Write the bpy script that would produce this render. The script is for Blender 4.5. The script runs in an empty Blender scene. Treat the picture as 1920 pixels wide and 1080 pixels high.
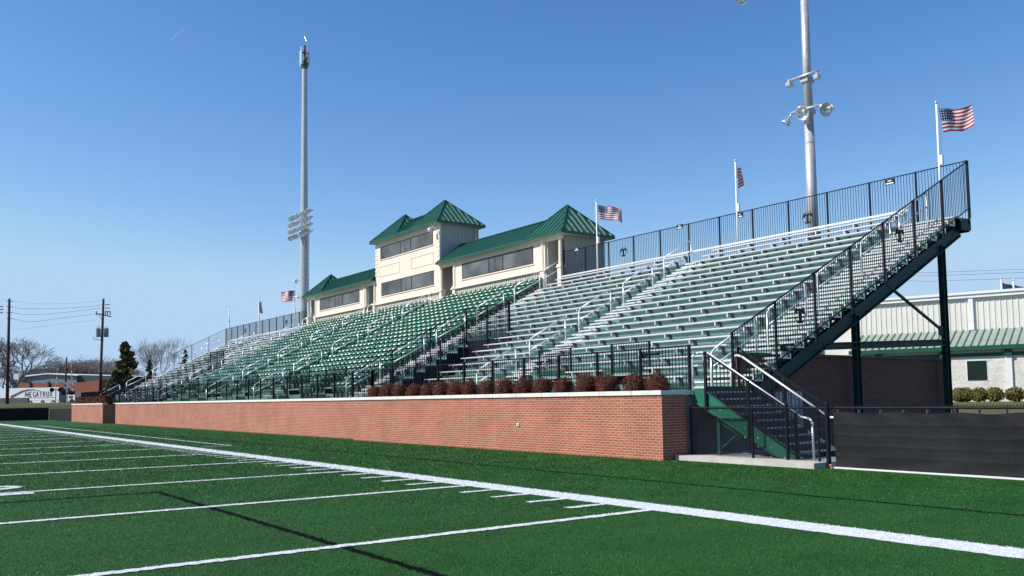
import bpy, math, random
import numpy as np
from mathutils import Vector, Matrix

S = bpy.context.scene
COL = S.collection
R_ = math.radians

# ------------------------------------------------------------------ camera
F, CX, CY = 1660.08, 958.95, 628.16
YAW, PIT, ROL = 0.948374, 0.072385, -0.0144614
CAM = Vector((8.7055, -8.5056, 1.5175))
_fw = Vector((-math.sin(YAW) * math.cos(PIT), math.cos(YAW) * math.cos(PIT), math.sin(PIT)))
_r = Vector((math.cos(YAW), math.sin(YAW), 0.0))
_u = _r.cross(_fw)
_r2 = _r * math.cos(ROL) + _u * math.sin(ROL)
_u2 = -_r * math.sin(ROL) + _u * math.cos(ROL)
cd = bpy.data.cameras.new('camera')
cam = bpy.data.objects.new('camera', cd)
COL.objects.link(cam)
mw = Matrix((( _r2.x, _u2.x, -_fw.x, CAM.x), (_r2.y, _u2.y, -_fw.y, CAM.y), (_r2.z, _u2.z, -_fw.z, CAM.z), (0, 0, 0, 1)))
cam.matrix_world = mw
cd.sensor_width = 36.0
cd.lens = F / 1920 * 36.0
cd.shift_x = (960 - CX) / 1920
cd.shift_y = (CY - 540) / 1920
cd.clip_start = 0.1
cd.clip_end = 12000
S.camera = cam

# ------------------------------------------------------------------ light
SUN_EL, SUN_AZ = R_(44), R_(25)          # azimuth measured from -Y towards -X
sdir = Vector((-math.sin(SUN_AZ) * math.cos(SUN_EL), -math.cos(SUN_AZ) * math.cos(SUN_EL), math.sin(SUN_EL)))
W = bpy.data.worlds.new('World')
S.world = W
W.use_nodes = True
nt = W.node_tree
sky = nt.nodes.new('ShaderNodeTexSky')
sky.sky_type = 'NISHITA'
sky.sun_disc = False
sky.sun_elevation = SUN_EL
sky.sun_rotation = math.atan2(sdir.x, sdir.y)
sky.altitude = 0
sky.air_density = 1.0
sky.dust_density = 0.0
sky.ozone_density = 4.0
spl = nt.nodes.new('ShaderNodeSeparateColor'); cmb = nt.nodes.new('ShaderNodeCombineColor')
nt.links.new(sky.outputs[0], spl.inputs[0])
for i_, (ref, pw, k_) in enumerate(((2.45, 1.65, .98), (3.75, 1.25, 1.0), (5.3, 1.0, 1.06))):
    d_ = nt.nodes.new('ShaderNodeMath'); d_.operation = 'DIVIDE'; d_.inputs[1].default_value = ref
    p_ = nt.nodes.new('ShaderNodeMath'); p_.operation = 'POWER'; p_.inputs[1].default_value = pw
    m_ = nt.nodes.new('ShaderNodeMath'); m_.operation = 'MULTIPLY'; m_.inputs[1].default_value = ref * k_
    n_ = nt.nodes.new('ShaderNodeMath'); n_.operation = 'SMOOTH_MIN'; n_.inputs[1].default_value = (1.16, 1.13, 1.06)[i_]; n_.inputs[2].default_value = .15
    nt.links.new(spl.outputs[i_], d_.inputs[0]); nt.links.new(d_.outputs[0], n_.inputs[0]); nt.links.new(n_.outputs[0], p_.inputs[0]); nt.links.new(p_.outputs[0], m_.inputs[0]); nt.links.new(m_.outputs[0], cmb.inputs[i_])
nt.links.new(cmb.outputs[0], nt.nodes['Background'].inputs[0])
nt.nodes['Background'].inputs[1].default_value = 0.135
sl = bpy.data.lights.new('sun', 'SUN')
sl.energy = 5.0
sl.angle = R_(0.5)
sl.color = (1.0, 0.95, 0.86)
so = bpy.data.objects.new('sun', sl)
COL.objects.link(so)
so.rotation_euler = sdir.to_track_quat('Z', 'Y').to_euler()
so.location = (0, 0, 60)
S.view_settings.view_transform = 'Standard'
S.view_settings.look = 'None'
S.view_settings.exposure = 0.15
S.view_settings.gamma = 1.0
S.cycles.max_bounces = 6

# ------------------------------------------------------------------ materials
def nodes(name):
    m = bpy.data.materials.new(name)
    m.use_nodes = True
    t = m.node_tree
    return m, t, t.nodes['Principled BSDF'], t.nodes, t.links

def mat(name, col, rough=0.6, metal=0.0, vary=0.12, scale=3.0, bump=0.0, bscale=30.0, spec=0.5, coat=0.0, obj_vary=0.0, detail=4):
    m, t, b, N, L = nodes(name)
    b.inputs['Roughness'].default_value = rough
    b.inputs['Metallic'].default_value = metal
    b.inputs['Specular IOR Level'].default_value = spec
    b.inputs['Coat Weight'].default_value = coat
    tc = N.new('ShaderNodeNewGeometry')
    no = N.new('ShaderNodeTexNoise')
    no.inputs['Scale'].default_value = scale
    no.inputs['Detail'].default_value = detail
    L.new(tc.outputs['Position'], no.inputs['Vector'])
    mx = N.new('ShaderNodeMix')
    mx.data_type = 'RGBA'
    c = col
    mx.inputs[6].default_value = (c[0] * (1 - vary), c[1] * (1 - vary), c[2] * (1 - vary), 1)
    mx.inputs[7].default_value = (min(1, c[0] * (1 + vary)), min(1, c[1] * (1 + vary)), min(1, c[2] * (1 + vary)), 1)
    mr = N.new('ShaderNodeMapRange')
    mr.inputs[1].default_value = 0.3
    mr.inputs[2].default_value = 0.7
    L.new(no.outputs[0], mr.inputs[0])
    L.new(mr.outputs[0], mx.inputs[0])
    out = mx.outputs[2]
    if obj_vary:
        oi = N.new('ShaderNodeObjectInfo')
        hs = N.new('ShaderNodeHueSaturation')
        m2 = N.new('ShaderNodeMapRange')
        m2.inputs[3].default_value = 1 - obj_vary
        m2.inputs[4].default_value = 1 + obj_vary
        L.new(oi.outputs['Random'], m2.inputs[0])
        L.new(m2.outputs[0], hs.inputs['Value'])
        L.new(out, hs.inputs['Color'])
        out = hs.outputs[0]
    L.new(out, b.inputs['Base Color'])
    if bump:
        n2 = N.new('ShaderNodeTexNoise')
        n2.inputs['Scale'].default_value = bscale
        n2.inputs['Detail'].default_value = 3
        L.new(tc.outputs['Position'], n2.inputs['Vector'])
        bp = N.new('ShaderNodeBump')
        bp.inputs['Strength'].default_value = bump
        bp.inputs['Distance'].default_value = 0.03
        L.new(n2.outputs[0], bp.inputs['Height'])
        L.new(bp.outputs[0], b.inputs['Normal'])
    return m

def brick_mat(name, axis, c1, c2, mortar, rough=0.85):
    m, t, b, N, L = nodes(name)
    g = N.new('ShaderNodeNewGeometry')
    sp = N.new('ShaderNodeSeparateXYZ')
    cb = N.new('ShaderNodeCombineXYZ')
    L.new(g.outputs['Position'], sp.inputs[0])
    L.new(sp.outputs[axis], cb.inputs[0])
    L.new(sp.outputs[2], cb.inputs[1])
    br = N.new('ShaderNodeTexBrick')
    br.inputs['Scale'].default_value = 1.0
    br.inputs['Brick Width'].default_value = 0.203
    br.inputs['Row Height'].default_value = 0.0667
    br.inputs['Mortar Size'].default_value = 0.006
    br.inputs['Mortar Smooth'].default_value = 0.2
    br.inputs['Color1'].default_value = (*c1, 1)
    br.inputs['Color2'].default_value = (*c2, 1)
    br.inputs['Mortar'].default_value = (*mortar, 1)
    L.new(cb.outputs[0], br.inputs['Vector'])
    no = N.new('ShaderNodeTexNoise')
    no.inputs['Scale'].default_value = 0.9
    no.inputs['Detail'].default_value = 6
    L.new(g.outputs['Position'], no.inputs['Vector'])
    mr = N.new('ShaderNodeMapRange')
    mr.inputs[1].default_value = 0.3; mr.inputs[2].default_value = 0.7
    mr.inputs[3].default_value = 0.88
    mr.inputs[4].default_value = 1.12
    L.new(no.outputs[0], mr.inputs[0])
    hs = N.new('ShaderNodeHueSaturation')
    L.new(br.outputs['Color'], hs.inputs['Color'])
    L.new(mr.outputs[0], hs.inputs['Value'])
    L.new(hs.outputs[0], b.inputs['Base Color'])
    bp = N.new('ShaderNodeBump')
    bp.inputs['Strength'].default_value = 0.5
    bp.inputs['Distance'].default_value = 0.008
    bp.invert = True
    L.new(br.outputs['Fac'], bp.inputs['Height'])
    L.new(bp.outputs[0], b.inputs['Normal'])
    b.inputs['Roughness'].default_value = rough
    return m

def turf_mat(name, ca, cb_, glint=True, scale=60.0):
    m, t, b, N, L = nodes(name)
    g = N.new('ShaderNodeNewGeometry')
    n1 = N.new('ShaderNodeTexNoise'); n1.inputs['Scale'].default_value = scale; n1.inputs['Detail'].default_value = 5
    n2 = N.new('ShaderNodeTexNoise'); n2.inputs['Scale'].default_value = 1.1; n2.inputs['Detail'].default_value = 6
    mp = N.new('ShaderNodeMapping'); mp.inputs['Scale'].default_value = (1.0, 0.35, 1.0); mp.inputs['Rotation'].default_value = (0, 0, 0.25)
    L.new(g.outputs['Position'], n1.inputs['Vector']); L.new(g.outputs['Position'], mp.inputs[0]); L.new(mp.outputs[0], n2.inputs['Vector'])
    mx = N.new('ShaderNodeMix'); mx.data_type = 'RGBA'
    mx.inputs[6].default_value = (*ca, 1); mx.inputs[7].default_value = (*cb_, 1)
    ad = N.new('ShaderNodeMath'); ad.operation = 'ADD'
    m1 = N.new('ShaderNodeMapRange'); m1.inputs[1].default_value = 0.3; m1.inputs[2].default_value = 0.7; m1.inputs[3].default_value = 0.0; m1.inputs[4].default_value = 0.65
    m2 = N.new('ShaderNodeMapRange'); m2.inputs[1].default_value = 0.3; m2.inputs[2].default_value = 0.7; m2.inputs[3].default_value = 0.0; m2.inputs[4].default_value = 0.35
    L.new(n1.outputs[0], m1.inputs[0]); L.new(n2.outputs[0], m2.inputs[0])
    L.new(m1.outputs[0], ad.inputs[0]); L.new(m2.outputs[0], ad.inputs[1]); L.new(ad.outputs[0], mx.inputs[0])
    L.new(mx.outputs[2], b.inputs['Base Color'])
    b.inputs['Roughness'].default_value = 0.75
    b.inputs['Specular IOR Level'].default_value = 0.2
    bp = N.new('ShaderNodeBump'); bp.inputs['Strength'].default_value = 0.6; bp.inputs['Distance'].default_value = 0.02
    L.new(n1.outputs[0], bp.inputs['Height']); L.new(bp.outputs[0], b.inputs['Normal'])
    return m

M = {}
M['turf'] = turf_mat('turf', (0.009, 0.050, 0.007), (0.026, 0.105, 0.015))
M['blade'] = mat('turf_blade', (0.026, 0.112, 0.014), 0.45, vary=0.50, scale=0.9, spec=0.22, detail=6)
M['blade_white'] = mat('turf_blade_white', (0.76, 0.77, 0.78), 0.6, vary=0.15, scale=20)
M['blade_black'] = mat('turf_blade_black', (0.006, 0.007, 0.006), 0.8, vary=0.3, scale=20, spec=0.08)
M['line_white'] = mat('white_line', (0.66, 0.67, 0.67), 0.85, vary=0.22, scale=18, bump=0.4, bscale=90)
M['line_black'] = mat('black_line', (0.005, 0.006, 0.005), 0.9, vary=0.3, scale=25, spec=0.05)
M['lawn'] = turf_mat('lawn', (0.060, 0.066, 0.022), (0.130, 0.120, 0.045), scale=3.0)
M['asphalt'] = mat('asphalt', (0.10, 0.10, 0.11), 0.9, vary=0.2, scale=4)
M['concrete'] = mat('concrete', (0.50, 0.47, 0.43), 0.85, vary=0.14, scale=2.2, bump=0.2, bscale=60)
M['coping'] = mat('coping_stone', (0.72, 0.70, 0.65), 0.75, vary=0.1, scale=3)
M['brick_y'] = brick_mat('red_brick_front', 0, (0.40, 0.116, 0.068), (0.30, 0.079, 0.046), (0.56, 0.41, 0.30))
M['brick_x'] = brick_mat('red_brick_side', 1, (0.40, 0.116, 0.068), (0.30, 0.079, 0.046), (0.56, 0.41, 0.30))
M['brick_shade'] = brick_mat('shade_darkened_brick', 1, (0.150, 0.064, 0.040), (0.100, 0.042, 0.028), (0.15, 0.11, 0.08))  # red brick with the shade under the stand put into its colour
M['deck_green'] = mat('green_riser_panel', (0.108, 0.248, 0.188), 0.55, vary=0.10, scale=1.2, spec=0.5)
M['alu'] = mat('aluminium', (0.56, 0.57, 0.58), 0.42, metal=0.55, vary=0.06, scale=6)
M['alu_b'] = mat('bright_aluminium', (0.67, 0.675, 0.67), 0.42, metal=0.25, vary=0.06, scale=5, obj_vary=0.05)
M['alu_d'] = mat('dull_aluminium', (0.36, 0.37, 0.38), 0.5, metal=0.5, vary=0.1, scale=6)
M['bracket'] = mat('grey_bracket', (0.10, 0.105, 0.11), 0.6, metal=0.3)
M['pipe'] = mat('galvanised_pipe', (0.84, 0.85, 0.85), 0.35, metal=0.35, vary=0.05)
M['black'] = mat('black_paint', (0.010, 0.011, 0.013), 0.5, vary=0.2, spec=0.25)  # on the portal walls this black stands in for shadow
M['blackfence'] = mat('black_fence_paint', (0.009, 0.011, 0.016), 0.6, vary=0.2, spec=0.15)
M['steel_green'] = mat('dark_green_steel', (0.006, 0.040, 0.033), 0.5, vary=0.2, spec=0.25)
M['stair_green'] = mat('green_stair_paint', (0.022, 0.155, 0.100), 0.42, vary=0.1)
M['tread'] = mat('dark_stair_tread', (0.045, 0.055, 0.055), 0.7, vary=0.2, scale=12)
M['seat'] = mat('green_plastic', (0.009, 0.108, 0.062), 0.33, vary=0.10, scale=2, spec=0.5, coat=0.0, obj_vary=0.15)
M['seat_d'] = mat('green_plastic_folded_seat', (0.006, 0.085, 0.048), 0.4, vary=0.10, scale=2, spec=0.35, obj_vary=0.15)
M['cream'] = mat('cream_stucco', (0.78, 0.67, 0.555), 0.85, vary=0.04, scale=1.3, bump=0.25, bscale=50)
M['cream_trim'] = mat('cream_trim', (0.80, 0.70, 0.59), 0.7, vary=0.04)
M['siding'] = mat('beige_siding', (0.60, 0.545, 0.45), 0.6, vary=0.05)
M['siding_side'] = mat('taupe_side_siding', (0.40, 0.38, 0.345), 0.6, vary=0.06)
M['roof'] = mat('green_roof_metal', (0.014, 0.082, 0.052), 0.4, vary=0.12, scale=0.8, spec=0.5)
M['roof_rib'] = mat('green_roof_seam', (0.05, 0.185, 0.13), 0.25, vary=0.08)
M['trimgreen'] = mat('dark_green_trim', (0.010, 0.085, 0.055), 0.4)
M['doorgreen'] = mat('dark_green_door', (0.006, 0.022, 0.017), 0.6, spec=0.2)
M['frame'] = mat('dark_window_frame', (0.025, 0.027, 0.03), 0.5)
m, t, b, N, L = nodes('tinted_window_glass')
b.inputs['Base Color'].default_value = (0.060, 0.064, 0.066, 1)
g_ = N.new('ShaderNodeNewGeometry'); n_ = N.new('ShaderNodeTexNoise'); n_.inputs['Scale'].default_value = .55; n_.inputs['Detail'].default_value = 2; L.new(g_.outputs['Position'], n_.inputs['Vector'])
c_ = N.new('ShaderNodeValToRGB'); c_.color_ramp.elements[0].position = .35; c_.color_ramp.elements[0].color = (.035, .038, .040, 1); c_.color_ramp.elements[1].position = .65; c_.color_ramp.elements[1].color = (.14, .15, .155, 1)  # blotchy pane colour imitates reflections in the windows
L.new(n_.outputs[0], c_.inputs[0]); L.new(c_.outputs[0], b.inputs['Base Color'])
#; b.inputs['Roughness'].default_value = 0.05
b.inputs['Specular IOR Level'].default_value = 0.5; b.inputs['IOR'].default_value = 1.6
M['glass'] = m
M['white'] = mat('white_paint', (0.80, 0.80, 0.79), 0.5, vary=0.04)
M['wmetal'] = mat('white_ribbed_metal', (0.70, 0.69, 0.63), 0.5, vary=0.05, scale=0.6)
M['wblock'] = mat('painted_block', (0.66, 0.645, 0.59), 0.9, vary=0.12, scale=2.5, bump=0.9, bscale=6)
M['awning'] = mat('weathered_green_roof', (0.27, 0.32, 0.28), 0.5, vary=0.1)
M['awning_rib'] = mat('weathered_green_seam', (0.08, 0.15, 0.115), 0.5)
M['galv'] = mat('galvanised_pole', (0.48, 0.49, 0.50), 0.5, metal=0.35, vary=0.14, scale=6)
M['lampbody'] = mat('lamp_reflector_metal', (0.74, 0.76, 0.76), 0.3, metal=0.7)
M['lampglass'] = mat('lamp_lens', (0.48, 0.50, 0.47), 0.15, vary=0.1, spec=0.8)
M['tarp'] = mat('black_windscreen', (0.014, 0.0145, 0.016), 0.7, vary=0.25, scale=1.5, bump=0.6, bscale=4, spec=0.2)
M['wood'] = mat('dark_utility_pole_wood', (0.035, 0.026, 0.022), 0.9, vary=0.3, scale=2)
M['wire'] = mat('wire', (0.16, 0.17, 0.19), 0.6)
M['grey_can'] = mat('grey_transformer', (0.20, 0.21, 0.24), 0.5)
M['shrub'] = mat('russet_shrub_leaf', (0.112, 0.029, 0.013), 0.7, vary=0.6, scale=9, spec=0.25)
M['hedge'] = mat('yellow_green_hedge_leaf', (0.120, 0.110, 0.025), 0.7, vary=0.5, scale=6, spec=0.25)
M['hedgecore'] = mat('hedge_twigs', (0.03, 0.022, 0.010), 0.9)
M['bark'] = mat('grey_bark', (0.22, 0.19, 0.175), 0.9, vary=0.3)
M['bark_pale'] = mat('pale_bark', (0.30, 0.27, 0.25), 0.9, vary=0.3)
M['needle'] = mat('evergreen_needles', (0.095, 0.092, 0.040), 0.8, vary=0.55, scale=0.9, spec=0.2)
M['red'] = mat('red_paint', (0.45, 0.03, 0.02), 0.5)
M['truck'] = mat('white_trailer_panel', (0.78, 0.79, 0.80), 0.4, vary=0.03)
M['navy'] = mat('dark_blue_panel', (0.02, 0.035, 0.075), 0.45)
M['text'] = mat('grey_lettering', (0.10, 0.09, 0.10), 0.6)
M['rubber'] = mat('black_rubber', (0.015, 0.015, 0.015), 0.8)
M['teal'] = mat('pale_teal_ribbed_metal', (0.16, 0.24, 0.25), 0.5)
M['slate'] = mat('dark_slate_wall', (0.045, 0.055, 0.062), 0.6)
M['farbrick'] = mat('far_red_brick', (0.28, 0.095, 0.065), 0.9, vary=0.1)
M['soil'] = mat('mulch', (0.045, 0.03, 0.02), 0.95, vary=0.4, scale=12)
M['silverpost'] = M['pipe']
M['footing'] = mat('grey_concrete_footing', (0.17, 0.165, 0.155), 0.9, vary=0.2, scale=3)
M['cone'] = mat('orange_plastic', (0.8, 0.25, 0.08), 0.6)

# american flag, drawn from UV
m, t, b, N, L = nodes('flag_cloth')
uv = N.new('ShaderNodeUVMap'); uv.uv_map = 'UVMap'
sp = N.new('ShaderNodeSeparateXYZ'); L.new(uv.outputs[0], sp.inputs[0])
def mth(op, a, b_=None, c_=None):
    n = N.new('ShaderNodeMath'); n.operation = op
    for i, v in enumerate((a, b_, c_)):
        if v is None: continue
        if isinstance(v, (int, float)): n.inputs[i].default_value = v
        else: L.new(v, n.inputs[i])
    return n.outputs[0]
U_, V_ = sp.outputs[0], sp.outputs[1]
st = mth('LESS_THAN', mth('FRACT', mth('MULTIPLY', V_, 6.5)), 0.5)       # red where 1
inc = mth('MULTIPLY', mth('LESS_THAN', U_, 0.4), mth('GREATER_THAN', V_, 6 / 13))
su = mth('MULTIPLY', U_, 6 / 0.4); sv = mth('MULTIPLY', mth('SUBTRACT', V_, 6 / 13), 5 / (7 / 13))
du = mth('SUBTRACT', mth('FRACT', su), 0.5); dv = mth('SUBTRACT', mth('FRACT', sv), 0.5)
star = mth('LESS_THAN', mth('ADD', mth('MULTIPLY', du, du), mth('MULTIPLY', dv, dv)), 0.07)
mxa = N.new('ShaderNodeMix'); mxa.data_type = 'RGBA'
mxa.inputs[6].default_value = (0.78, 0.76, 0.76, 1); mxa.inputs[7].default_value = (0.42, 0.015, 0.03, 1); L.new(st, mxa.inputs[0])
mxb = N.new('ShaderNodeMix'); mxb.data_type = 'RGBA'
mxb.inputs[6].default_value = (0.015, 0.02, 0.09, 1); mxb.inputs[7].default_value = (0.7, 0.7, 0.75, 1); L.new(star, mxb.inputs[0])
mxc = N.new('ShaderNodeMix'); mxc.data_type = 'RGBA'; L.new(inc, mxc.inputs[0]); L.new(mxa.outputs[2], mxc.inputs[6]); L.new(mxb.outputs[2], mxc.inputs[7])
L.new(mxc.outputs[2], b.inputs['Base Color']); b.inputs['Roughness'].default_value = 0.8
M['flag'] = m

# ------------------------------------------------------------------ helpers
class MB:
    def __init__(s): s.v = []; s.f = []; s.mi = []
    def face(s, pts, mi=0):
        n = len(s.v); s.v += [tuple(p) for p in pts]; s.f.append(tuple(range(n, n + len(pts)))); s.mi.append(mi); return s
    def hexa(s, p, mi=0):
        n = len(s.v); s.v += [tuple(q) for q in p]
        for a in ((0, 3, 2, 1), (4, 5, 6, 7), (0, 1, 5, 4), (1, 2, 6, 5), (2, 3, 7, 6), (3, 0, 4, 7)):
            s.f.append(tuple(n + i for i in a)); s.mi.append(mi)
        return s
    def box(s, x0, x1, y0, y1, z0, z1, mi=0):
        if x0 > x1: x0, x1 = x1, x0
        if y0 > y1: y0, y1 = y1, y0
        if z0 > z1: z0, z1 = z1, z0
        return s.hexa([(x0, y0, z0), (x1, y0, z0), (x1, y1, z0), (x0, y1, z0), (x0, y0, z1), (x1, y0, z1), (x1, y1, z1), (x0, y1, z1)], mi)
    def bar(s, a, b, w, h, up=(0, 0, 1), mi=0):
        a = Vector(a); b = Vector(b); d = (b - a).normalized(); up = Vector(up)
        sd = d.cross(up)
        if sd.length < 1e-4: sd = d.cross(Vector((1, 0, 0)))
        sd.normalize(); u = sd.cross(d).normalized(); sd = sd * w / 2; u = u * h / 2
        return s.hexa([a - sd - u, a + sd - u, b + sd - u, b - sd - u, a - sd + u, a + sd + u, b + sd + u, b - sd + u], mi)
    def tube(s, a, b, r0, r1=None, n=8, mi=0, cap=True):
        if r1 is None: r1 = r0
        a = Vector(a); b = Vector(b); d = (b - a).normalized()
        x = d.cross(Vector((0, 0, 1)))
        if x.length < 1e-3: x = d.cross(Vector((0, 1, 0)))
        x.normalize(); y = d.cross(x)
        k = len(s.v)
        for c, r in ((a, r0), (b, r1)):
            for i in range(n):
                t_ = 2 * math.pi * i / n
                s.v.append(tuple(c + x * (r * math.cos(t_)) + y * (r * math.sin(t_))))
        for i in range(n):
            j = (i + 1) % n
            s.f.append((k + i, k + j, k + n + j, k + n + i)); s.mi.append(mi)
        if cap:
            s.f.append(tuple(k + i for i in reversed(range(n)))); s.mi.append(mi)
            s.f.append(tuple(k + n + i for i in range(n))); s.mi.append(mi)
        return s
    def path(s, pts, r, n=8, mi=0):
        for a, b in zip(pts[:-1], pts[1:]): s.tube(a, b, r, n=n, mi=mi)
        return s
    def lathe(s, c, prof, n=12, ax=(0, 0, 1), mi=0):
        c = Vector(c); d = Vector(ax).normalized(); x = d.cross(Vector((0, 0, 1)))
        if x.length < 1e-3: x = Vector((1, 0, 0))
        x.normalize(); y = d.cross(x); k = len(s.v)
        for (r, h) in prof:
            for i in range(n):
                t_ = 2 * math.pi * i / n
                s.v.append(tuple(c + d * h + x * (r * math.cos(t_)) + y * (r * math.sin(t_))))
        for q in range(len(prof) - 1):
            for i in range(n):
                j = (i + 1) % n
                s.f.append((k + q * n + i, k + q * n + j, k + (q + 1) * n + j, k + (q + 1) * n + i)); s.mi.append(mi)
        return s

ORG = {}
def link(o): COL.objects.link(o); return o
def worg(p):
    return ORG.get(p.name, Vector((0, 0, 0))) if p else Vector((0, 0, 0))
def obj(name, mb, mats, parent=None, origin=None, smooth=False):
    me = bpy.data.meshes.new(name)
    o0 = Vector(origin) if origin is not None else worg(parent)
    me.from_pydata([(v[0] - o0.x, v[1] - o0.y, v[2] - o0.z) for v in mb.v], [], mb.f)
    if not isinstance(mats, (list, tuple)): mats = [mats]
    for m_ in mats: me.materials.append(m_)
    if len(mats) > 1: me.polygons.foreach_set('material_index', mb.mi)
    if smooth: me.polygons.foreach_set('use_smooth', [True] * len(me.polygons))
    me.update()
    o = link(bpy.data.objects.new(name, me))
    if parent:
        o.parent = parent; o.location = o0 - worg(parent)
    else: o.location = o0
    ORG[o.name] = o0
    return o
def tag(o, label=None, cat=None, group=None, kind=None):
    if label: o['label'] = label
    if cat: o['category'] = cat
    if group: o['group'] = group
    if kind: o['kind'] = kind
    return o
def thing(name, loc, label, cat, group=None):
    o = link(bpy.data.objects.new(name, None)); o.location = loc; o.empty_display_size = 0.3
    ORG[o.name] = Vector(loc)
    return tag(o, label, cat, group)
KIDS = {}
def kids(o):
    return [c for c in bpy.data.objects if c.parent == o]
def tree_of(o):
    return (o, [tree_of(c) for c in kids(o)])
def dup_tree(t, parent=None):
    c = link(t[0].copy()); c.parent = parent
    for k in t[1]: dup_tree(k, c)
    return c
def at(px, py, ax, v):
    d = _fw + _r2 * ((px - CX) / F) + _u2 * ((CY - py) / F)
    t_ = (v - CAM[ax]) / d[ax]
    return CAM + d * t_
def MX(x): return -91.44 - x            # mirror about the 50 yard line
rnd = random.Random(7)
ORD = ['first', 'second', 'third', 'fourth', 'fifth', 'sixth', 'seventh', 'eighth', 'ninth', 'tenth', 'eleventh', 'twelfth', 'thirteenth', 'fourteenth',
       'fifteenth', 'sixteenth', 'seventeenth', 'eighteenth', 'nineteenth', 'twentieth', 'twenty-first', 'twenty-second', 'twenty-third', 'twenty-fourth']

# ------------------------------------------------------------------ ground
def sstep(a, b, x):
    t_ = min(1, max(0, (x - a) / (b - a))); return t_ * t_ * (3 - 2 * t_)
def gh(x, y):
    return max(1.75 * sstep(-100.5, -104.5, x) + 0.3 * sstep(-115, -160, x), 0.95 * sstep(27, 40, y))
g = MB()
xs = [-3000, -1200, -500, -300, -220, -180, -160, -145, -130, -120, -112, -106, -104.5, -103.5, -102.5, -101.5, -100.5, -95, -60, -30, 0, 60, 200, 800, 3000]
ys = [-3000, -800, -200, -60, 0, 7.7, 24, 27, 29, 31, 33, 35, 37, 40, 45, 60, 120, 400, 1200, 3000]
idx = {}
for i, x in enumerate(xs):
    for j, y in enumerate(ys):
        idx[i, j] = len(g.v); g.v.append((x, y, gh(x, y)))
for i in range(len(xs) - 1):
    for j in range(len(ys) - 1):
        g.f.append((idx[i, j], idx[i + 1, j], idx[i + 1, j + 1], idx[i, j + 1])); g.mi.append(0)
tag(obj('ground', g, M['lawn']), kind='structure')
tag(obj('artificial_turf', MB().face([(-99, -70, .004), (70, -70, .004), (70, 7.72, .004), (-99, 7.72, .004)]), M['turf']), kind='structure')
tag(obj('pavement', MB().face([(-88, 7.75, .004), (40, 7.75, .004), (40, 26.8, .004), (-88, 26.8, .004)]), M['asphalt']), kind='structure')

Yd = 0.9144
wl = MB(); bl = MB()
def strip(mb, x0, x1, y0, y1, z=.008, jag=0.020, step=0.06):
    # a painted strip with slightly ragged long edges
    lx, ly = abs(x1 - x0), abs(y1 - y0)
    n = max(2, int(max(lx, ly) / step)); n = min(n, 1500)
    k = len(mb.v)
    for i in range(n + 1):
        t_ = i / n
        if lx >= ly:
            x = x0 + (x1 - x0) * t_
            mb.v.append((x, y0 + rnd.uniform(-jag, jag), z)); mb.v.append((x, y1 + rnd.uniform(-jag, jag), z))
        else:
            y = y0 + (y1 - y0) * t_
            mb.v.append((x1 + rnd.uniform(-jag, jag), y, z)); mb.v.append((x0 + rnd.uniform(-jag, jag), y, z))
    for i in range(n):
        mb.f.append((k + 2 * i, k + 2 * i + 2, k + 2 * i + 3, k + 2 * i + 1)); mb.mi.append(0)
LINES = []   # rectangles with colour for the blades
def wline(x0, x1, y0, y1, z=.008, c=1):
    strip(wl if c == 1 else bl, x0, x1, y0, y1, z); LINES.append((min(x0, x1), max(x0, x1), min(y0, y1), max(y0, y1), c))
wline(-91.44, 30, 0, 0.54)
for n in range(0, 101, 5):
    wline(-n * Yd - .075, -n * Yd + .075, -50, -0.0, z=.012)
for n in range(1, 100):
    if n % 5:
        wline(-n * Yd - .065, -n * Yd + .065, -0.70, -0.02, z=.012)
wline(-68.6, -22.9, 1.78, 1.88, z=.012); wline(-22.95, -22.85, 0.75, 1.775, z=.012); wline(-68.6, -68.5, .75, 1.775, z=.012)
wline(-95, 40, 2.92, 3.0, z=.008, c=2)
wline(-7.47, 12, -4.55, -4.45, z=.008, c=2); wline(-7.47, -7.35, -30, -4.565, z=.008, c=2)
tag(obj('white_field_lines', wl, M['line_white']), kind='structure')
tag(obj('black_field_lines', bl, M['line_black']), kind='structure')
# yard numbers: the lower and upper part of a nought and a one beside the ten yard line
def numeral(mb, pts, w):
    for a, b in zip(pts[:-1], pts[1:]):
        mb.bar((a[0], a[1], .013), (b[0], b[1], .013), w, .004)
nm = MB()
for k in (1, 2, 3, 4, 5, 6, 7, 8):
    for sx in (-1, 1):
        cx = -9.144 * k + (-1.2 if sx < 0 else .32)
        if sx > 0 and k == 1:
            numeral(nm, [(cx, -6.22), (cx, -8.05)], .30)
        else:
            if sx > 0: cx += .55
            numeral(nm, [(cx + .42 * math.cos(a), -7.12 + .78 * math.sin(a)) for a in [2 * math.pi * i / 24 for i in range(25)]], .26)
tag(obj('yard_numbers', nm, M['line_white']), kind='structure')

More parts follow.
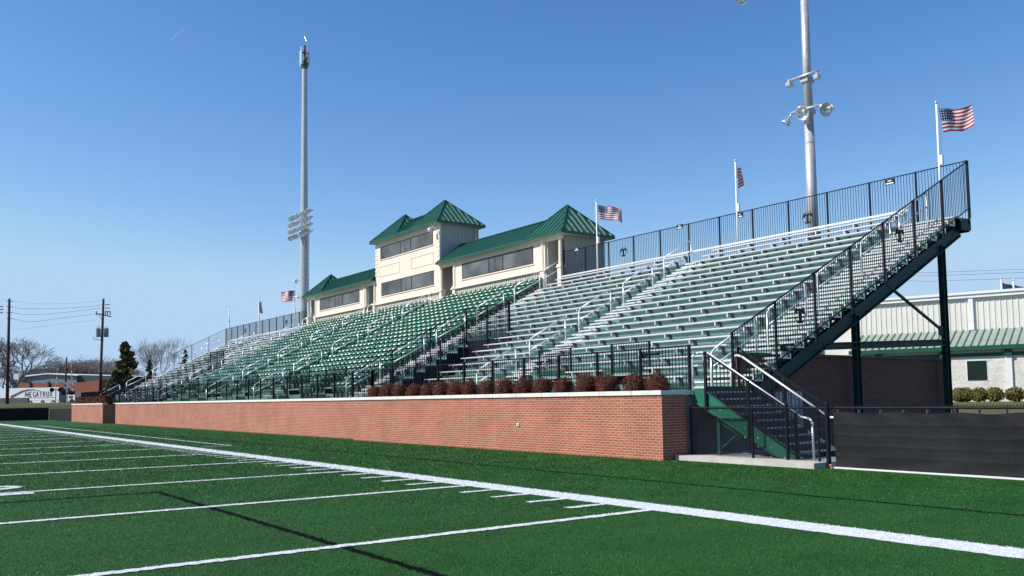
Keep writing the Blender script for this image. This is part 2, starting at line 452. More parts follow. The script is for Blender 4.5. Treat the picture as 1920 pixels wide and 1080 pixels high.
# turf blades near the camera (real fibres)
def blades(n, seed):
    rs = np.random.RandomState(seed)
    # sample by distance so that the density per pixel stays even
    ang = rs.uniform(-0.60, 0.60, n * 2)
    d = 7.0 * np.exp(rs.uniform(0, 1, n * 2) * math.log(75 / 7.0))
    # forward heading
    hx, hy = -math.sin(YAW), math.cos(YAW)
    rx, ry = math.cos(YAW), math.sin(YAW)
    x = CAM.x + d * hx + d * np.tan(ang) * rx
    y = CAM.y + d * hy + d * np.tan(ang) * ry
    ok = (y < 7.15) & ((y < 6.72) | (x > -6.4)) & (x > -60)
    ok &= ~((x > -6.5) & (x < -2.4) & (y > 7.05))
    x, y, d = x[ok][:n], y[ok][:n], d[ok][:n]
    n = len(x)
    c = np.zeros(n, int)
    jx = x + rs.normal(0, .017, n); jy = y + rs.normal(0, .017, n)
    for (a, b_, e, f_, col) in LINES:
        s_ = (jx > a) & (jx < b_) & (jy > e) & (jy < f_)
        c[s_ & (c != 1)] = col
    h = rs.uniform(.008, .023, n) * np.clip(d / 12, 0.9, 1.8)
    h = np.where(c > 0, h * .8, h)
    w = rs.uniform(.0018, .0038, n) * np.clip(d / 9, 1, 4.2)
    th = rs.uniform(0, 2 * math.pi, n)
    lean = rs.normal(0, .6, (n, 2)) * h[:, None]
    P = np.zeros((n, 3, 3))
    P[:, 0, 0] = x - w * np.cos(th); P[:, 0, 1] = y - w * np.sin(th); P[:, 0, 2] = .002
    P[:, 1, 0] = x + w * np.cos(th); P[:, 1, 1] = y + w * np.sin(th); P[:, 1, 2] = .002
    P[:, 2, 0] = x + lean[:, 0]; P[:, 2, 1] = y + lean[:, 1]; P[:, 2, 2] = h
    P[:, :2, 2] = np.where(c > 0, .012, .002)[:, None]; P[:, 2, 2] += np.where(c > 0, .008, 0)
    return P, c
P, c = blades(520000, 3)
for ci, nm_, mm in ((0, 'green_turf_fibres', 'blade'), (1, 'white_turf_fibres', 'blade_white'), (2, 'black_turf_fibres', 'blade_black')):
    Q = P[c == ci]; n = len(Q)
    if n == 0: continue
    me = bpy.data.meshes.new(nm_)
    me.vertices.add(n * 3); me.vertices.foreach_set('co', Q.reshape(-1).astype(np.float32))
    me.loops.add(n * 3); me.loops.foreach_set('vertex_index', np.arange(n * 3, dtype=np.int32))
    me.polygons.add(n); me.polygons.foreach_set('loop_start', np.arange(0, n * 3, 3, dtype=np.int32)); me.polygons.foreach_set('loop_total', np.full(n, 3, np.int32))
    me.materials.append(M[mm]); me.update(); me.validate()
    o = link(bpy.data.objects.new(nm_, me))
    tag(o, {0: 'short green plastic fibres of the playing field turf', 1: 'white plastic turf fibres of the painted lines', 2: 'black plastic turf fibres of the inlaid lines'}[ci], 'artificial turf', kind='stuff')

# ------------------------------------------------------------------ brick retaining wall
XR = -6.47
w_ = thing('brick_wall', (XR, 6.9, 0), 'long low red brick wall with pale stone coping in front of the stand', 'wall')
def wallbox(x0, x1, y0, y1, z1, mats_side=True):
    mb = MB(); mb.box(x0, x1, y0, y1, -.02, z1)
    me_mi = [0, 0, 0, 1, 0, 1]
    mb.mi = me_mi * (len(mb.f) // 6)
    return mb
obj('brickwork', wallbox(-23.3, XR, 6.78, 7.10, 1.57), [M['brick_y'], M['brick_x']], w_)
obj('brickwork', wallbox(-68.5, -23.302, 7.30, 7.62, 1.57), [M['brick_y'], M['brick_x']], w_)
obj('brickwork', wallbox(-85.0, -70.7, 6.78, 9.30, 1.57), [M['brick_y'], M['brick_x']], w_)
obj('brickwork', wallbox(-6.80, XR - .003, 7.102, 7.60, 1.567), [M['brick_y'], M['brick_x']], w_)
obj('foundation_wall', MB().box(-6.80, XR - .006, 7.604, 9.9, -.02, 1.56), M['footing'], w_)
def coping(x0, x1, y0, y1):
    mb = MB(); x = x0
    while x < x1 - .01:
        e = min(x + 1.22, x1); mb.box(x, e - .014, y0, y1, 1.572, 1.68); x = e
    return mb
obj('coping', coping(-23.32, XR + .03, 6.74, 7.14), M['coping'], w_)
obj('coping', coping(-68.5, -23.325, 7.26, 7.66), M['coping'], w_)
obj('coping', coping(-85.0, -70.66, 6.74, 7.14), M['coping'], w_)
obj('coping', MB().box(-6.84, XR + .03, 7.145, 7.95, 1.572, 1.68), M['coping'], w_)
for (px, py, yy) in ((972, 796, 6.78), (370, 779, 7.3), (376, 783, 7.3)):
    p = at(px, py, 1, yy)
    q = MB().box(p.x - .06, p.x + .06, yy - .03, yy + .01, p.z - .045, p.z + .045)
    q.box(p.x - .035, p.x + .035, yy - .034, yy - .028, p.z - .025, p.z + .025, 1)
    obj('outlet_cover', q, [M['white'], M['alu_d']], w_)
for x in (-14.9, -31.0, -39.2, -47.4, -55.6, -63.8):
    yy = 6.78 if x > -23.3 else 7.3
    obj('control_joint', MB().box(x - .006, x + .006, yy - .002, yy + .01, 0, 1.57), M['bracket'], w_)
mb = MB(); x = -22.6
while x < -6.8:
    mb.box(x - .012, x + .012, 6.772, 6.79, .19, .215); x += 1.25
obj('weep_hole', mb, M['concrete'], w_)
for a, b_ in ((-23.3, -6.82), (-85.0, -70.75)):
    tag(obj('planting_bed', MB().box(a, b_, 7.145, 7.70, 1.2, 1.55), M['soil']), kind='structure')

# ------------------------------------------------------------------ grandstand
NR = 20
RX0, RX1 = MX(-6.45), -6.45
def Yk(k): return 21.0 - .6 * k
def Zk(k): return 7.9 - .305 * k
def Tk(k): return Zk(k) - .47
PORT = (-27.3, -23.7); PORTL = (MX(-23.7), MX(-27.3))
BAYS_R = [(-16.25, -14.35), (-12.45, -10.6)]
BAYS_C = [(-34.6, -32.0), (-39.6, -36.6), (-46.9, -44.6)]
BAYS = BAYS_R + BAYS_C + [(MX(b), MX(a)) for a, b in BAYS_R + BAYS_C[:2]]
gs = thing('grandstand', (-45.7, 14.5, 0), 'big green and silver steel grandstand deck on dark green columns', 'grandstand')
def spans(k):
    cuts = []
    if k >= 11: cuts += [PORT, PORTL]
    if k in (18,): cuts += BAYS
    cuts.sort(); x = RX0; out = []
    for a, b_ in cuts:
        if a > x: out.append((x, a))
        x = b_
    out.append((x, RX1)); return out
tr = MB(); ri = MB()
for k in range(0, NR):
    for a, b_ in spans(k):
        y0 = Yk(k) - .27; y1 = Yk(k) + .33
        if k == 19: continue
        z = Tk(k)
        tr.box(a, b_, y0 - .03, y1 + .002, z - .045, z)
        # riser below this tread
        ri.box(a, b_, y0, y0 + .012, z - .305, z - .047)
# riser behind the wheelchair bays and portal back
for a, b_ in BAYS:
    ri.box(a, b_, Yk(17) - .27 + .0, Yk(17) - .255, Tk(19), Tk(17) - .05)
    for xx in (a, b_): ri.box(xx - .01, xx + .01, Yk(18) - .27, Yk(17) - .27, Tk(19), Tk(18) - .05)
wk = MB()
for a, b_ in ((RX0, PORTL[0]), (PORTL[1], PORT[0]), (PORT[1], RX1)):
    wk.box(a, b_, 7.75, 9.96, Tk(19) - .06, Tk(19))
for a, b_ in BAYS: wk.box(a + .012, b_ - .012, 9.962, Yk(17) - .275, Tk(19) - .06, Tk(19))
wk.box(RX0, RX1, 21.335, 21.62, Tk(0) - .05, Tk(0))
obj('tread', tr, M['alu'], gs); obj('riser', ri, M['deck_green'], gs); obj('walkway', wk, M['alu_d'], gs)
# portal side and back walls, coloured black to paint in the shadow inside
for (a, b_) in (PORT, PORTL):
    pm = MB()
    for xx in (a, b_):
        for k in range(11, NR):
            pm.box(xx - .015, xx + .015, Yk(k) - .27, Yk(k) + .33, 0.0, Tk(k) - .05)
    pm.box(a, b_, 14.70, 14.73, 1.7, Tk(10) - .05)
    obj('entrance_wall', pm, M['black'], gs)
    sp_ = MB()
    for i in range(9):
        sp_.box(a + .1, b_ - .1, 12.0 - i * .3 , 12.3 - i * .3, 0.0, 1.6 - i * .17)
    sp_.box(a + .02, b_ - .02, 12.31, 14.68, 0, 1.62)
    obj('entrance_steps', sp_, M['tread'], gs)
# aisle half steps
AISLES = [(-8.28, -6.5), (-18.65, -17.35), (-29.75, -28.35), (-41.9, -40.6), (-50.84, -49.54)]
AISLES += [(MX(b), MX(a)) for a, b in AISLES[:3]]
AISLES[0] = (-8.28, -6.5)
for (a, b_) in AISLES:
    s_ = MB()
    for k in range(1, NR):
        if any(a < q[1] and b_ > q[0] for q in BAYS) and k >= 18: continue
        y1 = Yk(k - 1) - .27; z = Tk(k) + .1525
        s_.box(a + .03, b_ - .03, y1 - .30, y1 - .035, z - .055, z)
        s_.box(a + .03, a + .06, y1 - .29, y1 - .035, Tk(k), z - .04); s_.box(b_ - .06, b_ - .03, y1 - .29, y1 - .035, Tk(k), z - .04)
    for k in range(0, NR - 1):
        s_.box(a, b_, Yk(k) - .27 - .034, Yk(k) - .27 - .0305, Tk(k) - .055, Tk(k) + .004)
    obj('aisle_steps', s_, M['alu_b'], gs)
# steel frames
def slope(y): return Tk(0) - (21.0 - .27 - y) * .5083
FRX = [-6.62, -12.1, -17.6, -23.1, -28.6, -34.1, -39.6, -45.1, -50.6, -56.1, -61.6, -67.1, -72.6, -78.1, -84.8]
for i, x in enumerate(FRX):
    st_ = MB()
    def sl_(y, off): return (x, y, slope(y) + off)
    ya, yb = 8.2, 21.3
    for off, w, h in ((-.44, .16, .03), (-.89, .16, .03), (-.665, .03, .42)):
        st_.bar((x, ya, slope(ya) + off), (x, yb, slope(yb) + off), w, h)
    obj('stringer', st_, M['steel_green'], gs)
    if i == 0:
        pk = MB()
        # stepped carriers under each tread end and little struts
        for k in range(0, 18):
            yy = Yk(k) - .27
            pk.box(x - .02, x + .02, yy, yy + .56, Tk(k) - .11, Tk(k) - .05)
            pk.box(x - .03, x + .03, yy + .28, yy + .34, slope(yy + .3) - .4, Tk(k) - .11)
        pk.bar((x, 9.5, slope(9.5) - .17), (x, 21.2, slope(21.2) - .17), .03, .035)
        obj('step_carrier', pk, M['steel_green'], gs)
    for (yc, wd) in ((20.1, .22), (15.05, .20)):
        cm = MB(); zt = slope(yc) - .84
        zt = {20.1: 6.35, 15.05: 3.85}[yc]
        cm.box(x - .085, x + .085, yc - wd / 2, yc - wd / 2 + .02, 0, zt); cm.box(x - .085, x + .085, yc + wd / 2 - .02, yc + wd / 2, 0, zt)
        cm.box(x - .012, x + .012, yc - wd / 2 + .02, yc + wd / 2 - .02, 0, zt)
        cm.box(x - .12, x + .12, yc - wd / 2 - .04, yc + wd / 2 + .04, zt, zt + .03)
        cm.box(x - .2, x + .2, yc - wd / 2 - .06, yc + wd / 2 + .06, 0, .04)
        cm.bar((x - .1, yc - wd / 2 - .02, zt - .25), (x - .1, yc - wd / 2 - .75, zt - .12), .03, .2)
        obj('column', cm, M['steel_green'], gs)
    bm = MB()
    for (y0, y1, z0, z1) in ((11.5, 19.92, 2.72, 3.15),):
        bm.bar((x, y0, 2.72), (x, 19.92, 3.08), .16, .03); bm.bar((x, y0, 2.9), (x, 19.92, 3.26), .16, .03); bm.bar((x, y0, 2.81), (x, 19.92, 3.17), .02, .15)
    obj('tie_beam', bm, M['steel_green'], gs)
    dg = MB(); dg.bar((x, 16.75, slope(16.75) - .5), (x, 19.95, 3.55), .07, .07); dg.bar((x, 15.9, slope(15.9) - .2), (x, 14.9, slope(15.2) - .6), .05, .05)
    dg.box(x - .02, x + .02, 19.7, 19.98, 3.4, 3.72)
    obj('brace', dg, M['steel_green'], gs)
for (y, z) in ((20.1, 6.5), (15.05, 4.0)):
    bm = MB(); bm.box(RX0, RX1 - .35, y - .09, y + .09, z - .12, z + .12); obj('cross_beam', bm, M['steel_green'], gs)
obj('edge_beam', MB().box(RX0, RX1, 21.62, 21.68, Tk(0) - .45, Tk(0) + .02), M['steel_green'], gs)
obj('end_channel', MB().box(-6.45, -6.36, 21.0, 21.62, Tk(0) - .42, Tk(0) - .06), M['steel_green'], gs)

# benches: top-level things, one per row and block
BLK = [('rightmost block', -17.3, -8.41), ('block right of the green chairs', -28.3, -18.7)]
BLK += [('block left of the green chairs', MX(-18.7), MX(-28.3)), ('leftmost block', MX(-8.41), MX(-17.3))]
GRP = 'silver bleacher benches'
brk = {}
def bracket_mesh():
    b2 = MB(); b2.bar((0, .13, -.045), (0, .30, -.20), .05, .05); b2.box(-.03, .03, .02, .24, -.06, -.042); b2.box(-.03, .03, .24, .32, -.30, -.06); b2.box(-.022, .022, .0, .022, -.17, -.045, 1)
    me = bpy.data.meshes.new('bracket'); me.from_pydata(b2.v, [], b2.f); me.materials.append(M['bracket']); me.materials.append(M['alu_b']); me.polygons.foreach_set('material_index', b2.mi); me.update(); return me
BR = bracket_mesh()
for bi, (bname, x0, x1) in enumerate(BLK):
    for k in range(NR):
        segs = [(x0, x1)]
        cuts = sorted([c_ for c_ in (([PORT, PORTL] if k >= 11 else []) + (BAYS if k >= 18 else [])) if c_[0] < x1 and c_[1] > x0])
        if cuts:
            segs = []; x = x0
            for a, b_ in cuts:
                if a - x > .35: segs.append((x, a - .03))
                x = b_ + .03
            if x1 - x > .35: segs.append((x, x1))
        for si, (a, b_) in enumerate(segs):
            where = ''
            if len(segs) == 2: where = (', left piece', ', right piece')[si]
            if len(segs) >= 3: where = (', leftmost piece', ', second piece', ', third piece', ', fourth piece')[si]
            rown = 'top row' if k == 0 else ('lowest row' if k == NR - 1 else ORD[k] + ' row from the top')
            t_ = thing('bleacher_bench', ((a + b_) / 2, Yk(k), Tk(k)), 'silver bench, %s, %s%s' % (rown, bname, where), 'bench', GRP)
            z = Zk(k)
            o = obj('seat_plank', MB().box(a, b_, Yk(k), Yk(k) + .25, z - .042, z), M['alu_b'], t_)
            if k == 0:
                obj('back_rail', MB().box(a - (1.37 if bi == 0 else 0), b_ + (1.37 if bi == 3 else 0), Yk(k) + .30, Yk(k) + .335, z + .12, z + .20), M['alu_b'], t_)
            n = max(2, int(round((b_ - a) / 1.83)) + 1)
            if a < -60 and k % 1 == 0 : n = max(2, int(round((b_ - a) / 3.0)) + 1)
            for i in range(n):
                xx = a + .35 + (b_ - a - .7) * i / (n - 1)
                c_ = link(bpy.data.objects.new('bracket', BR)); c_.parent = t_; c_.location = Vector((xx, Yk(k), z)) - worg(t_)

# ------------------------------------------------------------------ green stadium chairs
def chair_meshes():
    # shell back, folded seat, foot: origin at tread under seat front
    def me(name, mb, mats, smooth=True):
        q = bpy.data.meshes.new(name); q.from_pydata(mb.v, [], mb.f)
        for m_ in mats: q.materials.append(m_)
        if smooth: q.polygons.foreach_set('use_smooth', [True] * len(q.polygons))
        q.update(); return q
    bk = MB(); W2 = .215
    prof = [(.305, .36), (.315, .56), (.310, .675), (.250, .70), (.228, .73), (.232, .76), (.250, .80), (.275, .842), (.312, .862), (.355, .865)]  # y,z with rolled lip
    nx = 9; k0 = len(bk.v)
    for j, (y, z) in enumerate(prof):
        for i in range(nx):
            u = -1 + 2 * i / (nx - 1)
            wv = W2 * (1.0 - .16 * (1 - j / 8.0))
            drop = .035 * (abs(u) ** 3) if j >= 5 else 0
            bk.v.append((u * wv, y - .085 * (u * u) + .03, z - drop))
    for j in range(len(prof) - 1):
        for i in range(nx - 1):
            bk.f.append((k0 + j * nx + i, k0 + j * nx + i + 1, k0 + (j + 1) * nx + i + 1, k0 + (j + 1) * nx + i)); bk.mi.append(0)
    st2 = MB(); prof2 = [(.185, .325), (.14, .345), (.115, .43), (.105, .55), (.12, .635), (.17, .66)]
    k0 = 0; nx = 7
    for j, (y, z) in enumerate(prof2):
        for i in range(nx):
            u = -1 + 2 * i / (nx - 1)
            ww = .205 * (.80 + .20 * min(1, j / 2.5))
            st2.v.append((u * ww, y + .05 * (u ** 4), z + (.05 * u * u if j < 2 else 0)))
    for j in range(len(prof2) - 1):
        for i in range(nx - 1):
            st2.f.append((j * nx + i, j * nx + i + 1, (j + 1) * nx + i + 1, (j + 1) * nx + i)); st2.mi.append(0)
    ft = MB(); ft.box(.235, .265, .16, .30, .05, .42); ft.box(.215, .28, .10, .34, .36, .40)
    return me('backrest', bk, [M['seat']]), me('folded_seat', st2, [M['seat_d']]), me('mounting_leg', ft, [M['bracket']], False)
CM = chair_meshes()
cblocks = [(-40.45, -29.9), (-49.45, -42.0), (-61.5, -50.95)]
chairs = []
for bi, (a, b_) in enumerate(cblocks):
    n = int((b_ - a) / .505)
    for k in range(NR):
        for i in range(n):
            x = b_ - .25 - i * (b_ - a - .5) / (n - 1)
            if k >= 18 and any(q[0] - .25 < x < q[1] + .25 for q in BAYS): continue
            if k in (16, 17) and any(q[0] + .1 < x < q[1] - .1 for q in BAYS_C): pass
            chairs.append((x, k, bi, i, n))
chairs.sort(key=lambda c_: (Vector((c_[0], Yk(c_[1]), Zk(c_[1]))) - CAM).length)
first = None
for (x, k, bi, i, n) in chairs[:300]:
    y, z = Yk(k), Tk(k)
    rown = 'top row' if k == 0 else ('lowest row' if k == NR - 1 else ORD[k] + ' row from the top')
    cnt = 'rightmost in the' if i == 0 else ORD[i] + ' from the right in the'
    lab = 'green folded chair, %s %s' % (cnt, rown)
    t_ = thing('stadium_chair', (x, y, z), lab, 'stadium chair', 'green folding stadium chairs')
    t_.rotation_euler = (rnd.gauss(0, .012), 0, rnd.gauss(0, .045))
    for nm_, me_ in zip(('backrest', 'folded_seat', 'mounting_leg'), CM):
        c_ = link(bpy.data.objects.new(nm_, me_)); c_.parent = t_
rest = chairs[300:]
vs = []; fs = []; mi = []; off = 0
arr = []
for me_, m_i in zip(CM[:2], (0, 1)):
    co = np.empty(len(me_.vertices) * 3); me_.vertices.foreach_get('co', co); arr.append((co.reshape(-1, 3), [tuple(p.vertices) for p in me_.polygons], m_i))
for (x, k, bi, i, n) in rest:
    ja = rnd.gauss(0, .045); RJ = np.array([[math.cos(ja), math.sin(ja), 0], [-math.sin(ja), math.cos(ja), 0], [0, 0, 1]])
    for co, ff, m_i in arr:
        vs.append(co @ RJ + np.array([x, Yk(k), Tk(k)]))
        fs += [tuple(v + off for v in f) for f in ff]; mi += [m_i] * len(ff); off += len(co)
me_ = bpy.data.meshes.new('more_stadium_chairs'); me_.from_pydata(np.concatenate(vs).tolist(), [], fs)
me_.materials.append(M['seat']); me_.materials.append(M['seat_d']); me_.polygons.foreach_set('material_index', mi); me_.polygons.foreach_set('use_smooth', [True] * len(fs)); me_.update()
tag(link(bpy.data.objects.new('more_stadium_chairs', me_)), 'hundreds more green folded stadium chairs further left in the centre blocks', 'stadium chairs', 'green folding stadium chairs', 'stuff')

# ------------------------------------------------------------------ aisle handrails
def handrail(x, y0, y1, label, flat=None):
    t_ = thing('handrail', (x, y0, slope(y0)), label, 'handrail', 'silver aisle handrails')
    z0 = slope(y0) + .02; z1 = slope(y1) + .02; h = 1.04; r = .029
    if flat is not None: z0 = flat
    pts = [(x, y0, z0), (x, y0, z0 + h - .12), (x, y0 + .05, z0 + h - .03), (x, y0 + .15, z0 + h + .05), (x, y1 - .10, z1 + h - .02), (x, y1 - .03, z1 + h - .05), (x, y1, z1 + h - .13), (x, y1, z1 - .05)]
    obj('top_rail', MB().path(pts, r), M['pipe'], t_, smooth=True)
    obj('middle_rail', MB().tube((x, y0, z0 + .58), (x, y1, z1 + .58), r * .85), M['pipe'], t_, smooth=True)
HY = [(9.1, 10.85), (11.5, 13.25), (13.95, 15.65), (16.35, 18.05), (18.75, 20.45)]
HN = ['lowest', 'second lowest', 'middle', 'second highest', 'highest']
HA = [(-18.0, 'in the right benches middle aisle'), (-28.95, 'between the right benches and green chairs'), (-41.25, 'in the aisle of the green chairs right of centre'),
      (-50.19, 'in the aisle of the green chairs left of centre'), (MX(-28.95), 'between the green chairs and left benches'), (MX(-18.0), 'in the left benches middle aisle')]
for x, w in HA:
    for (a, b_), hn in zip(HY, HN):
        handrail(x, a, b_, 'silver handrail, %s %s' % (hn, w))
    if abs(x + 45.72) < 20:
        handrail(x, 20.75, 21.8, 'short silver handrail, press box end, %s' % w)
for (a, b_), hn in zip([(9.38, 11.24), (11.74, 13.53), (14.1, 15.86), (16.4, 18.1), (18.66, 20.4)], HN):
    handrail(-7.2, a, b_, 'silver pipe handrail, %s of the line in the right end aisle' % hn)
for (a, b_), hn in zip([(9.1, 10.9), (11.5, 13.3), (13.95, 15.7), (16.35, 18.1), (18.75, 20.5)], HN):
    handrail(MX(-7.2), a, b_, 'silver pipe handrail, %s of the line in the far left end aisle' % hn)

# ------------------------------------------------------------------ picket fences
def fence(name, label, runs, cat='fence', group=None, pr=.028, pk=.0068, gap=.11, posts=True, rail=.02, mat_=None, lowgap=.08):
    """runs: list of ((x,y,zbase,height),(x,y,zbase,height), bays)"""
    mt_ = mat_ or M['blackfence']
    a0 = runs[0][0]
    t_ = thing(name, a0[:3], label, cat, group)
    for a, b_, nb in runs:
        A = Vector(a[:3]); B = Vector(b_[:3]); ha, hb = a[3], b_[3]
        up = Vector((0, 0, 1))
        rl = MB(); rl.bar(A + up * ha, B + up * hb, rail * 1.6, rail * 1.6); rl.bar(A + up * (lowgap), B + up * (lowgap), rail * 1.6, rail * 1.4)
        obj('rail', rl, mt_, t_)
        L_ = (B - A).length
        for i in range(nb + 1):
            p = A.lerp(B, i / nb); h = ha + (hb - ha) * i / nb
            obj('post', MB().box(p.x - pr, p.x + pr, p.y - pr, p.y + pr, p.z - .1, p.z + h + .02), mt_, t_)
        for i in range(nb):
            pm = MB(); n = max(2, int(L_ / nb / gap))
            for j in range(1, n):
                q = (i + j / n) / nb; p = A.lerp(B, q); h = ha + (hb - ha) * q
                pm.box(p.x - pk, p.x + pk, p.y - pk, p.y + pk, p.z + lowgap, p.z + h - .01)
            obj('pickets', pm, mt_, t_)
    return t_
ZB = Tk(0) - .1
rf = fence('picket_fence', 'tall black picket fence along the top behind the right benches', [((-6.36, 21.52, ZB, 9.41 - ZB), (-28.2, 21.52, ZB, 9.41 - ZB), 12)])
rl_ = fence('picket_fence', 'tall black picket fence along the top behind the left benches', [((MX(-28.2), 21.52, ZB, 9.41 - ZB), (MX(-6.36), 21.52, ZB, 9.41 - ZB), 12)])
def railz(y): return 9.37 - (21.47 - y) * .509
def sidefence(x, label):
    A = (x, 21.5, slope(21.5) - .30, railz(21.5) - slope(21.5) + .30); B = (x, 9.2, slope(9.2) - .30, railz(9.2) - slope(9.2) + .30)
    return fence('picket_fence', label, [(A, B, 7)], lowgap=.25)
sf = sidefence(-6.32, 'black picket fence sloping down the right end of the stand')
sg = sidefence(MX(-6.32), 'black picket fence sloping down the far left end of the stand')
ff = fence('picket_fence', 'long low black picket fence along the front walkway of the stand',
           [((-6.5, 7.8, Tk(19), 1.14), (-23.7, 7.8, Tk(19), 1.14), 10), ((-23.7, 7.8, Tk(19), 1.14), (-67.74, 7.8, Tk(19), 1.14), 24), ((-67.74, 7.8, Tk(19), 1.14), (MX(-6.5), 7.8, Tk(19), 1.14), 10)], pr=.032)
for q, (pa, pb) in enumerate((PORT, PORTL)):
    side = ('right', 'far left')[q]
    runs = []
    for xx in (pa, pb):
        A = (xx, 14.63, slope(14.63) - .05, 1.6); B = (xx, 8.6, slope(8.6) - .05, 1.6); runs.append((A, B, 5 if xx == pb else 3))
    A = (pa, 14.65, slope(14.63) - .05, 1.6); B = (pb, 14.65, slope(14.63) - .05, 1.6); runs.append((A, B, 2))
    fence('picket_fence', 'black picket fence around the sunken entrance in the %s benches' % side, runs)
for i, (a, b_) in enumerate(BAYS):
    nm_ = ['nearer the middle aisle of the right benches', 'nearer the right end of the benches', 'at the right of the green chairs', 'second from the right among the green chairs', 'in the centre block of green chairs',
           'left of the middle aisle of the left benches', 'nearest the far left end of the benches', 'at the left of the green chairs', 'second from the left among the green chairs'][i]
    yb = Yk(17) - .25 if i not in (0, 1) else 10.55
    fence('bay_fence', 'black fence behind the wheelchair bay, %s' % nm_, [((a + .08, yb, Tk(17), 3.21 - Tk(17) if i < 2 else 1.0), (b_ - .08, yb, Tk(17), 3.21 - Tk(17) if i < 2 else 1.0), 1)], group='fences behind the wheelchair bays')

# T emblems on the fences
def emblem(par, c, ux, r=.235):
    """ring with a slab-serif T, in the plane spanned by ux and Z"""
    c = Vector(c); ux = Vector(ux).normalized(); uz = Vector((0, 0, 1)); un = ux.cross(uz)
    mb = MB(); n = 24
    for i in range(n):
        a0, a1 = 2 * math.pi * i / n, 2 * math.pi * (i + 1) / n
        mb.bar(c + ux * (r * math.cos(a0)) + uz * (r * math.sin(a0)), c + ux * (r * math.cos(a1)) + uz * (r * math.sin(a1)), .012, .02, up=un)
    def pl(u0, u1, v0, v1):
        p = [c + ux * (u * r) + uz * (v * r) for u, v in ((u0, v0), (u1, v0), (u1, v1), (u0, v1))]
        mb.hexa([p[0] - un * .02, p[1] - un * .02, p[1] + un * .02, p[0] + un * .02, p[3] - un * .02, p[2] - un * .02, p[2] + un * .02, p[3] + un * .02])
    pl(-.82, .82, .36, .66); pl(-.82, -.55, .10, .36); pl(.55, .82, .10, .36); pl(-.17, .17, -.72, .36); pl(-.42, .42, -1.02, -.72)
    return obj('emblem', mb, M['black'], par)
for (px, py) in ((1514, 408), (1169, 472)):
    p = at(px, py, 1, 21.47); emblem(rf, p, (1, 0, 0))
for (px, py) in ((537, 604), (460, 620)):
    p = at(px, py, 1, 21.47); emblem(rl_, p, (1, 0, 0))
for (px, py) in ((1500, 590), (1687, 440)):
    p = at(px, py, 0, -6.27); emblem(sf, p, (0, 1, 0))
for i, (px, py) in enumerate(((1668, 341), (1386, 404), (1274, 425), (1081, 467))):
    p = at(px, py, 1, 21.46); s_ = MB()
    s_.box(p.x - .19, p.x + .19, 21.465, 21.485, p.z - .10, p.z + .10)
    s_.box(p.x - .08, p.x + .08, 21.458, 21.464, p.z + .025, p.z + .055, 1); s_.box(p.x - .15, p.x + .15, 21.458, 21.464, p.z - .075, p.z - .03, 1)
    tag(obj('sign', s_, [M['blackfence'], M['white']], origin=(p.x, 21.47, p.z)), 'small plate on the top fence, ' + ('nearest the right end', 'beside the thin flagpole in the middle', 'right of the T emblem near the press box', 'in front of the grey press box side')[i], 'sign', 'small plates on the top fence')

# ------------------------------------------------------------------ press box
pb = thing('press_box', (-45.72, 23.0, 7.4), 'cream two storey press box with green hipped metal roofs above the green chairs', 'press box')
Yf = 21.5; Yb = 24.6
def mirrorx(mb):
    r = MB(); r.v = [(MX(v[0]), v[1], v[2]) for v in mb.v]; r.f = [tuple(reversed(f)) for f in mb.f]; r.mi = list(mb.mi); return r
TX0, TX1 = -50.34, -41.10
# walls of the tower
obj('tower_wall', MB().box(TX0, TX1, Yf, Yf + .12, 8.72, 13.22), M['cream'], pb)
sw = MB()
for x0, x1 in ((TX1 - .12, TX1), (TX0, TX0 + .12)):
    sw.box(x0, x1, Yf + .125, Yb, 8.0, 13.22)
for side in (TX1, TX0 - .02):
    y = Yf + .25
    while y < Yb: sw.box(side, side + .02, y, y + .035, 8.0, 13.2); y += .305
sw.box(TX0 + .12, TX1 - .12, Yb - .12, Yb - .003, 8.0, 13.22)
obj('side_wall', sw, M['siding_side'], pb)
# base siding (ribbed) below the cornice, whole length
bs = MB()
for (a, b_) in ((TX0, TX1), (-39.55, -29.75), (MX(-29.75), MX(-39.55))):
    bs.box(a, b_, Yf + .02, Yf + .10, 7.3, 8.60)
    x = a + .05
    while x < b_ - .03: bs.box(x, x + .045, Yf - .005, Yf + .018, 7.3, 8.6); x += .235
obj('base_siding', bs, M['siding'], pb)
cn = MB()
for (a, b_, z) in ((TX0 - .10, TX1 + .10, 8.61), (-39.65, -29.65, 8.60), (MX(-29.65), MX(-39.65), 8.60)):
    cn.box(a, b_, Yf - .12, Yf + .14, z, z + .07); cn.box(a + .03, b_ - .03, Yf - .08, Yf + .13, z + .072, z + .13)
obj('cornice', cn, M['cream_trim'], pb)
# quoins
for x in (TX1, TX0):
    z = 10.75; i = 0
    while z < 12.95:
        w = .34 if i % 2 else .22; qn = MB()
        if x == TX1: qn.box(TX1 - w, TX1 + .012, Yf - .03, Yf + .1, z, z + .19)
        else: qn.box(TX0 - .012, TX0 + w, Yf - .03, Yf + .1, z, z + .19)
        obj('quoin', qn, M['cream_trim'], pb)
        z += .30; i += 1
obj('corbel', MB().box(TX1 - .16, TX1 + .10, Yf - .06, Yf + .1, 10.52, 10.68), M['cream_trim'], pb)
